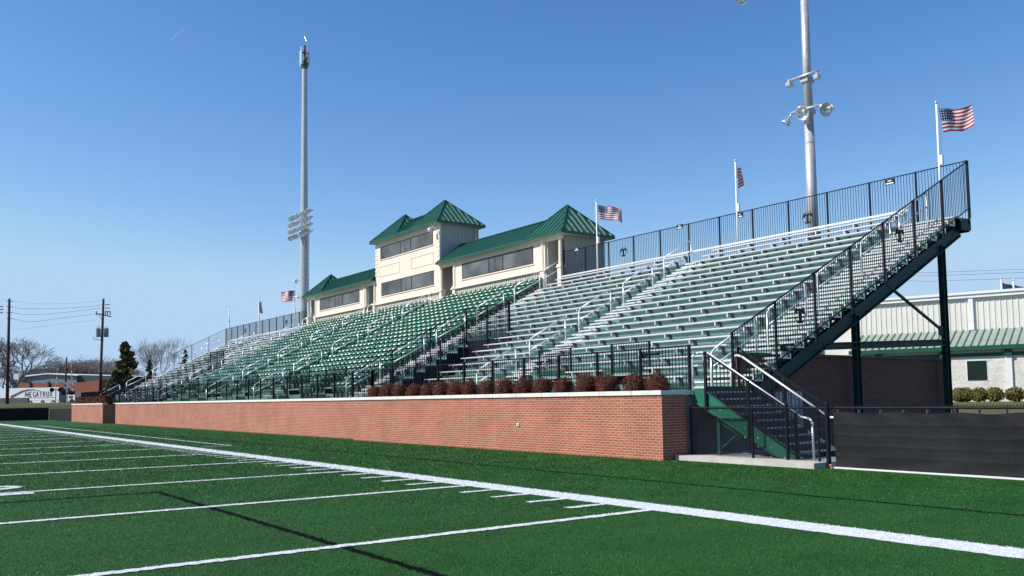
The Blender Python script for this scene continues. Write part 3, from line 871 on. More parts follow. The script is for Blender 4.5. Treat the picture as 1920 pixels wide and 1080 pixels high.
# recessed rectangles moulded in the front
for (x0, x1) in ((-49.7, -46.65), (-44.95, -41.9)):
    z0, z1 = 10.63, 11.40; mm = MB()
    for q in ((x0, x1, z0, z0 + .035), (x0, x1, z1 - .035, z1), (x0, x0 + .035, z0 + .036, z1 - .036), (x1 - .035, x1, z0 + .036, z1 - .036)):
        mm.box(q[0], q[1], Yf - .018, Yf, q[2], q[3])
    obj('panel_moulding', mm, M['siding'], pb)
def window(x0, x1, z0, z1, slid=(.40, .49, .60)):
    f_ = .055
    fr = MB(); yy = Yf
    fr.box(x0, x1, yy - .02, yy + .03, z0, z0 + f_); fr.box(x0, x1, yy - .02, yy + .03, z1 - f_, z1)
    for q in (0, slid[0], slid[2], 1):
        w = .10 if q in slid else f_
        xx = x0 + (x1 - x0 - w) * q; fr.box(xx, xx + w, yy - .021, yy + .03, z0 + f_, z1 - f_)
    xx = x0 + (x1 - x0) * slid[1]; fr.box(xx - .025, xx + .025, yy - .015, yy + .03, z0 + f_, z1 - f_)
    wn = obj('window', fr, M['frame'], pb)
    obj('pane', MB().box(x0 + f_, x1 - f_, yy - .008, yy - .001, z0 + f_, z1 - f_), M['glass'], wn)
    sl = MB(); sl.box(x0 - .07, x1 + .07, yy - .045, yy - .003, z0 - .07, z0 - .004)
    obj('sill', sl, M['cream_trim'], wn)
window(-49.55, -41.96, 11.92, 12.86)
window(-49.42, -41.88, 9.19, 10.17)
window(-38.36, -30.88, 9.14, 10.13)
window(MX(-30.88), MX(-38.36), 9.14, 10.13)
# wings
def wing(mir):
    f = mirrorx if mir else (lambda q: q)
    obj('wing_wall', f(MB().box(-39.5, -29.8, Yf, Yf + .12, 8.74, 10.42)), M['cream'], pb)
    sd = MB(); sd.box(-28.42, -28.3, Yf + .30, Yb, 7.4, 10.42)
    y = Yf + .45
    while y < Yb: sd.box(-28.3, -28.28, y, y + .035, 7.4, 10.4); y += .305
    sd.box(-41.08, -28.43, Yb - .12, Yb - .002, 7.4, 10.42)
    obj('side_wall', f(sd), M['siding_side'], pb)
    # inner recess walls
    for q in ((-29.8, -29.7, Yf + .13, Yf + 1.5), (-39.6, -39.5, Yf + .13, Yf + 1.5), (-40.98, -39.62, Yf + 1.3, Yf + 1.4), (-29.68, -28.44, Yf + 1.3, Yf + 1.4)):
        rc = MB(); rc.box(*q, 7.4, 10.42)
        obj('recess_wall', f(rc), M['siding'], pb)
    x0, x1 = (-51.72, -50.46) if mir else (-29.66, -28.5)
    d_ = obj('door', MB().box(x0, x1, Yf + 1.10, Yf + 1.15, 7.45, 9.80), M['doorgreen'], pb)
    obj('handle', MB().box(x0 + .1, x0 + .15, Yf + 1.04, Yf + 1.095, 8.45, 8.6), M['alu'], d_)
    obj('plate', MB().box(x0 + .4, x0 + .7, Yf + 1.09, Yf + 1.098, 9.2, 9.35), M['alu_d'], d_)
    # columns
    for (cx_, x) in ((0, -28.46), (1, -30.02), (2, -39.28), (3, -40.92)):
        cm = MB()
        cm.box(x - .15, x + .15, Yf - .10, Yf + .20, 7.4, 8.62); cm.box(x - .2, x + .2, Yf - .15, Yf + .25, 8.62, 8.70); cm.box(x - .17, x + .17, Yf - .12, Yf + .22, 8.70, 8.80)
        cm.tube((x, Yf + .02, 8.8), (x, Yf + .02, 10.30), .11, .095, n=14); cm.box(x - .15, x + .15, Yf - .12, Yf + .17, 10.30, 10.42)
        if cx_ in (1, 2): cm.box(x - .12, x + .12, Yf + .03, Yf + .13, 8.8, 10.3)
        obj('porch_column', f(cm), M['cream_trim'], pb)
    hdm = MB(); hdm.box(-29.75, -28.3, Yf - .02, Yf + .14, 10.2, 10.425); hdm.box(-41.05, -39.52, Yf - .02, Yf + .14, 10.2, 10.425)
    obj('lintel', f(hdm), M['cream_trim'], pb)
wing(False); wing(True)
# roofs
def slopeface(roof, ribs, e0, e1, r0, r1, n, rw=.04, rh=.045):
    """quad/triangle roof face with seams running up the slope; eave e0->e1, ridge r0->r1"""
    e0, e1, r0, r1 = map(Vector, (e0, e1, r0, r1))
    if (r0 - r1).length < 1e-4: roof.face([e0, e1, r0])
    else: roof.face([e0, e1, r1, r0])
    ed = (e1 - e0); Ln = ed.length; ed = ed.normalized()
    mid = (r0 + r1) / 2; nrm = ed.cross(mid - e0).normalized()
    if nrm.z < 0: nrm = -nrm
    upv = nrm.cross(ed)
    if upv.z < 0: upv = -upv
    h = (mid - e0).dot(upv)
    a = (r0 - e0).dot(ed); b_ = (r1 - e0).dot(ed)
    for i in range(n):
        s_ = Ln * (i + .5) / n
        fr = 1.0
        if a > 1e-4 and s_ < a: fr = min(fr, s_ / a)
        if b_ < Ln - 1e-4 and s_ > b_: fr = min(fr, (Ln - s_) / (Ln - b_))
        if fr < .06: continue
        p = e0 + ed * s_; ribs.bar(p + nrm * rh / 2, p + upv * (h * fr) + nrm * rh / 2, rw, rh, up=nrm)
def pyramid(x0, x1, y0, y1, z0, px_, pz, n):
    ro, rb = MB(), MB(); c_ = [(x0, y0, z0), (x1, y0, z0), (x1, y1, z0), (x0, y1, z0)]; ap = (px_, (y0 + y1) / 2, pz)
    for i in range(4): slopeface(ro, rb, c_[i], c_[(i + 1) % 4], ap, ap, n)
    hp = MB()
    for q in c_: hp.bar(Vector(q) + Vector((0, 0, .02)), Vector(ap) + Vector((0, 0, .03)), .10, .05)
    ro.face(list(reversed(c_)))
    r1_ = obj('roof', ro, M['roof'], pb); obj('seams', rb, M['roof_rib'], r1_); obj('hip_cap', hp, M['trimgreen'], r1_)
Ye, Yr = 21.15, 24.95; Ym = (Ye + Yr) / 2
for mir in (False, True):
    f = (lambda x: MX(x)) if mir else (lambda x: x)
    a, b_ = sorted((f(-44.95), f(-40.8))); pyramid(a, b_, Ye, Yr, 13.36, f(-42.9), 15.28, 10)
    a, b_ = sorted((f(-31.55), f(-27.85))); pyramid(a, b_, Ye, Yr, 10.56, f(-29.65), 12.44, 9)
def gable(x0, x1, z0, zr, n):
    ro, rb = MB(), MB()
    slopeface(ro, rb, (x0, Ye + .004, z0), (x1, Ye + .004, z0), (x0, Ym, zr), (x1, Ym, zr), n)
    slopeface(ro, rb, (x1, Yr - .004, z0), (x0, Yr - .004, z0), (x1, Ym, zr), (x0, Ym, zr), n)
    ro.bar((x0, Ym, zr + .01), (x1, Ym, zr + .01), .22, .05)
    r1_ = obj('roof', ro, M['roof'], pb); obj('seams', rb, M['roof_rib'], r1_)
gable(-48.6, -42.84, 13.355, 14.72, 14)
gable(-41.085, -29.7, 10.555, 11.88, 27)
gable(MX(-29.7), MX(-41.085), 10.555, 11.88, 27)
fs_ = MB()
for (a, b_, z) in ((MX(-40.8), -40.8, 13.22), (-41.06, -27.85, 10.42), (MX(-27.85), MX(-41.06), 10.42)):
    fs_.box(a, b_, Ye + .01, Yr - .01, z, z + .03, 1)
    fs_.box(a - .0, b_ + .0, Ye - .02, Ye + .035, z - .01, z + .13); fs_.box(a, b_, Yr - .03, Yr + .02, z - .01, z + .13)
    fs_.box(a - .03, a + .02, Ye - .02, Yr + .02, z - .012, z + .128); fs_.box(b_ - .02, b_ + .03, Ye - .02, Yr + .02, z - .012, z + .128)
obj('fascia', fs_, [M['trimgreen'], M['siding']], pb)
# corner downpipe
obj('downpipe', MB().box(TX1 + .02, TX1 + .10, Yb - .35, Yb - .27, 8.5, 13.2), M['siding'], pb)
# dome camera on a curved arm
sc = thing('security_camera', (-41.8, 21.4, 12.9), 'white dome security camera on a curved arm, top right of the press box', 'camera')
p = at(806, 431, 1, 21.05)
obj('dome', MB().lathe((p.x, 21.05, p.z), [(.01, -.17), (.10, -.13), (.14, -.04), (.14, .06), (.11, .12), (.01, .14)], 14), M['white'], sc, smooth=True)
obj('arm', MB().path([(p.x, 21.05, p.z + .12), (p.x + .08, 21.08, p.z + .2), (p.x + .25, 21.2, p.z + .15), (p.x + .42, 21.4, p.z - .1), (p.x + .46, 21.48, p.z - .4)], .02, 6), M['white'], sc)

# ------------------------------------------------------------------ flags and poles
def flagpole(x, label, flab, dirv, size=(1.45, .92), amp=.10, seed=0, droop=.12, lean=.0, grp=True, ph=0.0):
    yb = 21.42
    t_ = thing('flagpole', (x, yb, Tk(0)), label, 'flagpole', 'white flagpoles along the top of the stand')
    obj('pole', MB().tube((x, yb, Tk(0)), (x, yb, 11.62), .05, .032, n=10), M['white'], t_, smooth=True)
    obj('finial', MB().lathe((x, yb, 11.68), [(.005, -.07), (.04, -.05), (.055, 0), (.04, .05), (.005, .06)], 10), M['alu'], t_, smooth=True)
    obj('bracket_box', MB().box(x + .03, x + .14, yb - .05, yb + .05, 9.45, 9.78), M['white'], t_)
    obj('halyard', MB().tube((x + .10, yb, 9.7), (x + .09, yb, 11.5), .006, n=4), M['wire'], t_)
    d = Vector(dirv).normalized(); nrm = d.cross(Vector((0, 0, 1))).normalized()
    nu, nv = 40, 14; me_ = bpy.data.meshes.new('flag'); vs = []; fs = []; uvs = []
    for j in range(nv + 1):
        for i in range(nu + 1):
            u, v = i / nu, j / nv
            off = amp * (u ** .6) * math.sin(7.5 * u + 1.2 * v + ph) + amp * .5 * u * math.sin(13 * u - 2.0 * v + 1 + ph)
            s_ = u * size[0]
            rise = -droop * u * u + .07 * math.sin(5.5 * u + .9 + ph) * u
            p_ = Vector((x + .09, yb, 11.42)) + d * (s_ * (1 - .06 * u) + .06 * (1 - v) * 0 + (1 - v) * .10 * (1 - u)) + nrm * off + Vector((0, 0, rise - (1 - v) * size[1] * (1 - .10 * u)))
            vs.append(tuple(p_))
    for j in range(nv):
        for i in range(nu):
            a = j * (nu + 1) + i; fs.append((a, a + 1, a + nu + 2, a + nu + 1))
    o0 = Vector((x, yb, 11.4))
    me_.from_pydata([(v[0] - o0.x, v[1] - o0.y, v[2] - o0.z) for v in vs], [], fs)
    ul = me_.uv_layers.new(name='UVMap')
    for p_ in me_.polygons:
        for li in p_.loop_indices:
            vi = me_.loops[li].vertex_index; ul.data[li].uv = ((vi % (nu + 1)) / nu, (vi // (nu + 1)) / nv)
    me_.materials.append(M['flag']); me_.polygons.foreach_set('use_smooth', [True] * len(fs)); me_.update()
    fl = link(bpy.data.objects.new('flag', me_)); fl.location = o0
    tag(fl, flab, 'flag', 'american flags along the top of the stand')
right_ = (.62, .78, 0)
flagpole(-7.24, 'white flagpole nearest the right end of the stand', 'american flag flying right from the pole at the right end of the stand', right_, (1.18, .84), .09, droop=-.10, ph=.3)
flagpole(-16.2, 'white flagpole left of the tall grey light pole', 'american flag seen almost end on, left of the tall grey light pole', (-.55, .85, 0), (1.05, .95), .12, droop=-.22, ph=1.2)
flagpole(-25.32, 'white flagpole in front of the grey right side of the press box', 'american flag streaming right beside the right press box roof', (.66, .75, 0), (1.32, .74), .13, droop=.36, ph=2.2)
flagpole(-65.9, 'white flagpole between the antenna pole and the left benches', 'dark american flag blown left beside the antenna pole', (-.75, -.66, 0), (1.45, .98), .14, droop=.12, ph=.7)
flagpole(-74.9, 'second white flagpole from the far left', 'small american flag on the second pole from the far left', (-.88, .47, 0), (1.5, 1.1), .12, droop=.25, ph=1.7)
flagpole(-83.9, 'white flagpole at the far left end of the stand', 'tiny american flag hanging on the pole at the far left end', (-.965, .26, 0), (.9, 1.1), .07, droop=.5, ph=.1)

# ------------------------------------------------------------------ light poles
def bell(par, c, d, r=.30, n=14):
    """a bell floodlight whose mouth looks along d; lamp > housing, lens"""
    d = Vector(d).normalized(); c = Vector(c)
    h = obj('floodlight', MB().lathe(c, [(.03, -r * 1.55), (r * .28, -r * 1.5), (r * .30, -r * .95), (r * .55, -r * .75), (r * .88, -r * .3), (r, 0), (r * .95, .0), (r * .80, -r * .3), (r * .4, -r * .62), (.02, -r * .68)], n, d), M['lampbody'], par, smooth=True)
    return h
lp = thing('light_pole', (-13.9, 23.5, 0), 'tall thick grey light pole behind the right benches', 'light pole')
pm = MB(); X0 = -13.9
for z0, z1, r0, r1 in ((0, 7, .30, .245), (7, 13, .245, .20), (13, 19, .20, .155), (19, 30, .155, .11)):
    pm.tube((X0, 23.5, z0), (X0, 23.5, z1), r0, r1, n=16)
obj('pole', pm, M['galv'], lp, smooth=True)
a1 = at(1477, 153, 1, 23.2); b1 = at(1534, 132, 1, 23.2)
obj('crossarm', MB().tube((a1.x, 23.2, a1.z), (b1.x, 23.2, b1.z + .0), .055, n=10), M['alu'], lp, smooth=True)
a2 = at(1482, 213, 1, 23.2); b2 = at(1539, 196, 1, 23.2)
obj('crossarm', MB().tube((a2.x, 23.2, a2.z), (b2.x, 23.2, b2.z), .055, n=10), M['alu'], lp, smooth=True)
cl = MB()
for z in (a1.z - .12, a2.z - .05): obj('clamp', MB().box(X0 - .19, X0 + .19, 23.24, 23.72, z - .11, z + .10), M['alu_d'], lp)
obj('joint_ring', MB().tube((X0, 23.5, 12.2), (X0, 23.5, 12.23), .215, .215, n=16), M['galv'], lp)
for (px, py, s_) in ((1481, 156, 0), (1533, 142, 1)):
    p = at(px, py, 1, 23.2); q = MB()
    q.box(p.x - .10, p.x + .10, 23.05, 23.3, p.z - .16, p.z + .02); q.box(p.x - .02, p.x + .02, 23.1, 23.2, p.z, p.z + .14); q.box(p.x - .075, p.x + .075, 23.03, 23.049, p.z - .14, p.z, 1)
    obj('small_spotlight', q, [M['alu'], M['lampglass']], lp)
p = at(1476, 233, 1, 23.2); bell(lp, (p.x, 23.1, p.z), (-.55, -.2, -.85), .24)
obj('lamp_arm', MB().tube((p.x + .15, 23.15, p.z + .2), (a2.x + .03, 23.2, a2.z - .05), .035), M['alu'], lp)
p = at(1504, 212, 1, 22.9); bell(lp, (p.x, 22.9, p.z), (.25, -.9, -.25), .30)
obj('lamp_arm', MB().tube((p.x, 23.0, p.z), (p.x + .05, 23.2, a2.z + .05), .035), M['alu'], lp)
p = at(1549, 206, 1, 23.1); bell(lp, (p.x + .02, 23.1, p.z), (.55, -.55, -.25), .30)
obj('lamp_arm', MB().tube((p.x - .1, 23.2, p.z + .03), (b2.x, 23.2, b2.z - .03), .04), M['alu'], lp)
def cluster(par, c, ux, rows, cols, dz, dx, r, lam, gap=.35):
    ux = Vector(ux).normalized(); c = Vector(c)
    for j in range(rows):
        z = c.z + j * dz; w = (cols - 1) / 2 * dx + gap / 2 + .2
        obj('crossarm', MB().bar(c + ux * -w + Vector((0, 0, j * dz)), c + ux * w + Vector((0, 0, j * dz)), .09, .10), M['alu_d'], par)
        for i in range(cols):
            u = (i - (cols - 1) / 2) * dx + (gap / 2 if i >= cols / 2 else -gap / 2)
            p_ = c + ux * u + Vector((0, -.35, j * dz - .12))
            d_ = Vector(lam) + Vector((rnd.uniform(-.3, .3), rnd.uniform(-.1, .1), rnd.uniform(-.12, .12)))
            bell(par, p_, d_, r, 10)
cluster(lp, (-14.0, 23.15, 19.55), (1, 0, 0), 4, 6, 1.05, .95, .27, (.1, -.85, -.45), gap=.6)
# left tower with antennas
lt = thing('light_pole', (-68.8, 23.5, 0), 'very tall grey light and antenna pole left of the press box', 'light pole')
X1 = -68.8; pm = MB()
pm.tube((X1, 23.5, 0), (X1, 23.5, 17.6), .43, .36, n=12); pm.tube((X1, 23.5, 17.6), (X1, 23.5, 33.2), .34, .23, n=12)
obj('pole', pm, M['galv'], lt, smooth=False)
ld = MB(); ld.tube((X1 + .62, 23.3, 9), (X1 + .62, 23.3, 18.6), .035, n=6); ld.tube((X1 + .62, 23.7, 9), (X1 + .62, 23.7, 18.6), .035, n=6)
z = 9.2
while z < 18.5: ld.bar((X1 + .3, 23.5, z), (X1 + .68, 23.5, z), .04, .04); z += .38
obj('ladder', ld, M['alu_d'], lt)
pg = MB(); z = 19.5
while z < 33: pg.bar((X1 + .25, 23.45, z), (X1 + .52, 23.45, z), .03, .03); z += .9
z = 9.4
while z < 16: pg.bar((X1 - .5, 23.45, z), (X1 - .25, 23.3, z), .04, .05); z += .6
obj('climbing_pegs', pg, M['alu_d'], lt)
q_ = at(560.5, 441, 1, 22.65)
cluster(lt, (q_.x, 23.0, q_.z + .12), (1, .0, 0), 4, 6, .62, .76, .26, (.6, -.7, -.55), gap=.5)
obj('service_box', MB().box(X1 + .45, X1 + .75, 23.2, 23.6, 17.0, 17.4), M['bracket'], lt)
for (dx, dy, c_) in ((-.50, -.2, 'white'), (.22, -.40, 'white'), (.1, .4, 'white')):
    obj('antenna_panel', MB().box(X1 + dx - .07, X1 + dx + .07, 23.5 + dy - .05, 23.5 + dy + .05, 33.3, 34.8 + (.15 if dx > 0 else 0)), M[c_], lt)
mt_ = MB()
for z in (33.6, 34.5): mt_.bar((X1 - .5, 23.35, z), (X1 + .4, 23.35, z), .08, .08); mt_.bar((X1, 23.1, z), (X1, 23.9, z), .08, .08)
mt_.tube((X1, 23.5, 32.9), (X1, 23.5, 35.2), .12, .12, n=8)
mt_.lathe((X1 + .35, 23.5, 33.9), [(.02, -.1), (.32, .0), (.36, .10), (.02, .16)], 14, (.4, .9, 0))
mt_.lathe((X1, 23.5, 33.0), [(.24, -.1), (.36, .3), (.3, .45)], 10)
obj('antenna_mount', mt_, M['bracket'], lt)
obj('lightning_rod', MB().path([(X1 + .4, 23.5, 34.2), (X1 + .4, 23.5, 35.5), (X1 - .05, 23.5, 36.1)], .028, 6), M['alu'], lt)
for (px, py) in ((556, 527), (561, 556)):
    p = at(px, py, 1, 23.2)
    obj('side_arm', MB().bar((p.x - .6, 23.2, p.z), (X1, 23.4, p.z), .09, .09), M['alu_d'], lt)
    bell(lt, (p.x - .2, 23.1, p.z - .1), (-.3, -.5, -.8), .24, 10)

# ------------------------------------------------------------------ right hand staircase
tag(obj('concrete_slab', MB().box(-6.42, -2.55, 7.14, 9.9, 0, .12), M['concrete']), kind='structure')
stc = thing('staircase', (-3.6, 8.6, .12), 'green steel staircase with black treads and railings at the right end of the stand', 'staircase')
def sy(x): return .14 + (-3.55 - x) * (1.50 / 2.6)   # nosing line height
yN, yF = 7.86, 9.34
for y in (yN, yF):
    mb = MB(); A = Vector((-3.42, y, .12)); 
    # channel plate: parallelogram, cut level at the foot
    pts = [(-3.30, .12), (-3.90, .12), (-6.30, 1.34), (-6.44, 1.34), (-6.44, 1.72), (-6.12, 1.72)]
    n = len(mb.v); yy0, yy1 = y - .012, y + .012
    mb.v += [(p_[0], yy0, p_[1]) for p_ in pts] + [(p_[0], yy1, p_[1]) for p_ in pts]
    k = len(pts); mb.f.append(tuple(range(k))); mb.f.append(tuple(reversed(range(k, 2 * k)))); mb.mi += [0, 0]
    for i in range(k):
        j = (i + 1) % k; mb.f.append((i, k + i, k + j, j)); mb.mi.append(0)
    s_ = 1 if y == yN else -1
    mb.bar((-3.30, y - s_ * .03, .14), (-6.12, y - s_ * .03, 1.70), .06, .02); mb.bar((-3.94, y - s_ * .03, .14), (-6.30, y - s_ * .03, 1.345), .06, .02)
    o = obj('stringer', mb, M['stair_green'], stc)
    bt = MB()
    for i in range(7):
        x = -3.8 - i * .36
        for dz in (.02, .22): bt.box(x - .014, x + .014, yN - .022 if y == yN else y - .02, yN - .012 if y == yN else y - .013, sy(x) - .12 - dz - .014, sy(x) - .12 - dz + .014)
    obj('bolts', bt, M['alu_b'], o)
for i in range(9):
    x1 = -3.45 - i * .29; z = .12 + (i + 1) * .168
    mb = MB(); mb.box(x1 - .31, x1, yN + .014, yF - .014, z - .035, z); mb.box(x1 - .31, x1 - .295, yN + .014, yF - .014, z, z + .133)
    o = obj('stair_tread', mb, M['tread'], stc)
    q = MB(); y = yN + .08
    while y < yF - .1: q.box(x1 - .004, x1 + .004, y, y + .08, z - .032, z + .001); y += .12
    obj('nosing_strip', q, M['alu'], o)
obj('landing', MB().box(-6.45, -6.07, yN + .014, yF - .014, 1.60, 1.635), M['tread'], stc)
def stair_rail(y, x0, x1):
    h = 1.02
    rl = MB(); rl.bar((x0, y, sy(x0) + h), (x1, y, sy(x1) + h), .035, .035); rl.bar((x0, y, sy(x0) + .12), (x1, y, sy(x1) + .12), .03, .03)
    obj('rail', rl, M['black'], stc)
    for x in (x0, (x0 + x1) / 2, x1):
        obj('railing_post', MB().box(x - .03, x + .03, y - .03, y + .03, max(.12, sy(x) - .42), sy(x) + h + .03), M['black'], stc)
    pk_ = MB(); n = int(abs(x1 - x0) / .115)
    for i in range(1, n):
        x = x0 + (x1 - x0) * i / n; pk_.box(x - .008, x + .008, y - .008, y + .008, sy(x) + .12, sy(x) + h)
    obj('pickets', pk_, M['black'], stc)
stair_rail(yN - .05, -6.0, -3.45); stair_rail(yF + .05, -6.3, -3.55)
fence_posts = MB()
yh = yN + .10
obj('handrail', MB().path([(-6.55, yh, 1.65), (-6.55, yh, 2.45), (-6.48, yh, 2.56), (-6.3, yh, 2.60), (-6.05, yh, 2.58), (-3.42, yh, 1.04), (-3.20, yh, 1.0), (-3.14, yh, .93), (-3.13, yh, .12)], .026), M['pipe'], stc, smooth=True)
yh = yF - .10
obj('handrail', MB().path([(-6.42, yh, 1.65), (-6.42, yh, 2.38), (-6.36, yh, 2.50), (-6.22, yh, 2.55), (-6.05, yh, 2.50), (-3.70, yh, 1.06), (-3.62, yh, 1.0), (-3.40, yh, .99)], .028), M['pipe'], stc, smooth=True)
sp_ = MB(); sp_.box(-5.75, -5.67, yN + .02, yN + .10, .12, sy(-5.7) - .35); sp_.bar((-5.7, yN + .06, .9), (-4.35, yN + .3, .16), .03, .03); sp_.bar((-5.7, yN + .06, .25), (-4.9, yN + .3, .95), .03, .03)
obj('support_post', sp_, M['stair_green'], stc)

# ------------------------------------------------------------------ chain-link fence and black windscreen fence
def chain(mb, x0, x1, y, z0, z1, d=.060, r=.0030):
    h = z1 - z0; n = int((x1 - x0 + h) / d)
    for i in range(n):
        for sg_ in (1, -1):
            if sg_ == 1: a = Vector((x0 - h + i * d, z0)); b_ = Vector((x0 + i * d, z1))
            else: a = Vector((x0 + i * d, z0)); b_ = Vector((x0 - h + i * d, z1))
            # clip in x
            pa, pb_ = a, b_
            if pa.x > pb_.x: pa, pb_ = pb_, pa
            if pb_.x <= x0 or pa.x >= x1: continue
            dd = pb_ - pa
            if pa.x < x0: pa = pa + dd * ((x0 - pa.x) / dd.x)
            if pb_.x > x1: pb_ = pb_ - dd * ((pb_.x - x1) / dd.x)
            mb.bar((pa.x, y, pa.y), (pb_.x, y, pb_.y), r * 2, r * 2, up=(0, 1, 0))
yc = 7.58
cf = thing('chain_link_fence', (-4.5, yc, .12), 'black chain-link fence section with gate in front of the staircase foot', 'fence')
mb = MB(); chain(mb, -6.3, -3.56, yc, .14, 1.24); obj('mesh', mb, M['blackfence'], cf)
mb = MB(); chain(mb, -3.46, -2.62, yc, .14, 1.20); obj('mesh', mb, M['blackfence'], cf)
mb = MB(); mb.tube((-6.3, yc, 1.24), (-2.5, yc, 1.24), .022)
z = 1.24; x = -6.25
obj('rail', mb, M['blackfence'], cf)
mb = MB(); x = -6.28
while x < -2.6: mb.bar((x, yc, 1.24), (x + .03, yc, 1.29), .007, .007); mb.bar((x + .03, yc, 1.29), (x + .06, yc, 1.24), .007, .007); x += .058
obj('wire_ends', mb, M['blackfence'], cf)
for x, r in ((-6.3, .025), (-4.45, .03), (-3.51, .038), (-2.72, .022), (-2.5, .05)):
    obj('post', MB().tube((x, yc, .0 if x == -2.5 else .12), (x, yc, 1.32 if r > .03 else 1.25), r, n=10).lathe((x, yc, 1.32 if r > .03 else 1.25), [(r, 0), (r * .8, .03), (.005, .05)], 10), M['blackfence'], cf)
obj('hinge', MB().box(-2.72, -2.5, yc - .02, yc + .02, .78, .82).box(-2.72, -2.5, yc - .02, yc + .02, 1.05, 1.08), M['blackfence'], cf)
wf = thing('windscreen_fence', (3, 7.62, 0), 'chain-link fence covered with black windscreen cloth right of the staircase', 'fence')
yw = 7.66
mb = MB(); nx = 620; nz = 44; x0, x1 = -2.40, 26.0
def tz(x): return 1.155 + .012 * math.sin(x * 5.3) - .02 * abs(math.sin(x * 2.57))
for i in range(nx + 1):
    x = x0 + (x1 - x0) * i / nx
    for j in range(nz + 1):
        v = j / nz; z = .045 + (tz(x) - .045) * v
        d = .010 * math.sin(x * 2.1 + 3 * v) + .016 * math.sin(x * 6.7 + z * 9 + 2 * math.sin(x)) * (v ** 5) + .010 * math.sin(x * 3.3 - z * 14) * (1 - v) ** 4 + rnd.uniform(-.0007, .0007)
        for vs_ in (.20, .39, .585, .785):
            q = (v - vs_ - .006 * math.sin(x * .8 + vs_ * 9)) / .022
            d -= .006 * math.exp(-q * q)
        q = (x - 1.15) / .05; d -= .012 * math.exp(-q * q)
        mb.v.append((x, yw + d, z))
for i in range(nx):
    for j in range(nz):
        a = i * (nz + 1) + j; mb.f.append((a, a + nz + 1, a + nz + 2, a + 1)); mb.mi.append(0)
obj('windscreen', mb, M['tarp'], wf, smooth=True)
mb = MB().tube((-2.5, yw + .06, 1.24), (26, yw + .06, 1.24), .024); obj('rail', mb, M['blackfence'], wf)
mb = MB(); x = -2.4
while x < 8: mb.bar((x, yw + .06, 1.24), (x + .03, yw + .06, 1.30), .008, .008); mb.bar((x + .03, yw + .06, 1.30), (x + .06, yw + .06, 1.24), .008, .008); x += .058
obj('wire_ends', mb, M['blackfence'], wf)
for i in range(10):
    x = .15 + i * 3.0; obj('post', MB().tube((x, yw + .08, 0), (x, yw + .08, 1.27), .03), M['blackfence'], wf)
mb = MB()
for i in range(60):
    x = -2.3 + i * .48; mb.box(x - .008, x + .008, yw - .015, yw + .07, 1.14, 1.21)
obj('ties', mb, M['bracket'], wf)
tag(obj('kerb', MB().box(-2.45, 30, 7.56, 7.715, 0, .028), M['coping']), kind='structure')
tag(obj('ground_anchor', MB().lathe((-2.42, 7.52, .05), [(.03, 0), (.03, .03), (.01, .04)], 8), M['cone'], origin=(-2.42, 7.52, .05)), 'tiny orange and white cap at the foot of the corner fence post', 'cap')

# ------------------------------------------------------------------ brick side wall under the stand
bw = thing('brick_wall', (-7.05, 14, 0), 'dark shaded brick wall under the right end of the stand', 'wall')
mb = MB(); mb.box(-7.25, -6.95, 10.2, 20.5, 0, 2.60); obj('brickwork', mb, M['brick_shade'], bw)
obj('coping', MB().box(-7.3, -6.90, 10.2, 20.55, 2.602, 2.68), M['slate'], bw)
q = MB(); q.box(-6.945, -6.90, 11.6, 12.75, 0.02, 1.62)
y = 11.65
while y < 12.7: q.box(-6.9, -6.885, y, y + .05, .05, 1.6); y += .13
tag(obj('storage_door', q, M['alu_d'], origin=(-6.92, 12.2, 0)), 'grey ribbed metal door in the shaded brick wall behind the staircase', 'door')

# ------------------------------------------------------------------ foliage
def leafball(c, r, n, leaf, seed, squash=1.0, flat=0.55, low=-.9):
    rs = random.Random(seed); mb = MB()
    for i in range(n):
        z = rs.uniform(low, 1); t_ = rs.uniform(0, 2 * math.pi); q = math.sqrt(max(0, 1 - z * z))
        d = Vector((q * math.cos(t_), q * math.sin(t_), z))
        # squarish clipped outline with lumps
        k = (abs(d.x) ** 3 + abs(d.y) ** 3 + abs(d.z) ** 3) ** (-1 / 3)
        rr = r * (.80 + .20 * k) * (1 + .09 * math.sin(3.3 * d.x + seed) * math.cos(4 * d.z + seed * 1.7) + .07 * math.sin(9 * d.y + 5 * d.z + seed * 2.3) + rs.uniform(-.20, .05))
        p = Vector(c) + Vector((d.x * rr, d.y * rr, d.z * rr * squash))
        nn = (d + Vector((rs.uniform(-.8, .8), rs.uniform(-.8, .8), rs.uniform(-.8, .8)))).normalized()
        a = nn.cross(Vector((rs.uniform(-1, 1), rs.uniform(-1, 1), 1))).normalized(); b_ = nn.cross(a)
        s_ = leaf * rs.uniform(.6, 1.3)
        mb.face([p - a * s_ * .4, p + b_ * s_ * .6, p + a * s_ * .4 , p - b_ * s_ * .6 - nn * s_ * .3])
    return mb
sp_px = [(704, 737), (727, 737), (750, 736), (778, 736), (803, 735), (829, 733), (855, 735), (881, 734), (914, 731), (947, 730), (982, 729), (1018, 727), (1056, 728), (1100, 724), (1139, 721), (1190, 719), (1233, 719)]
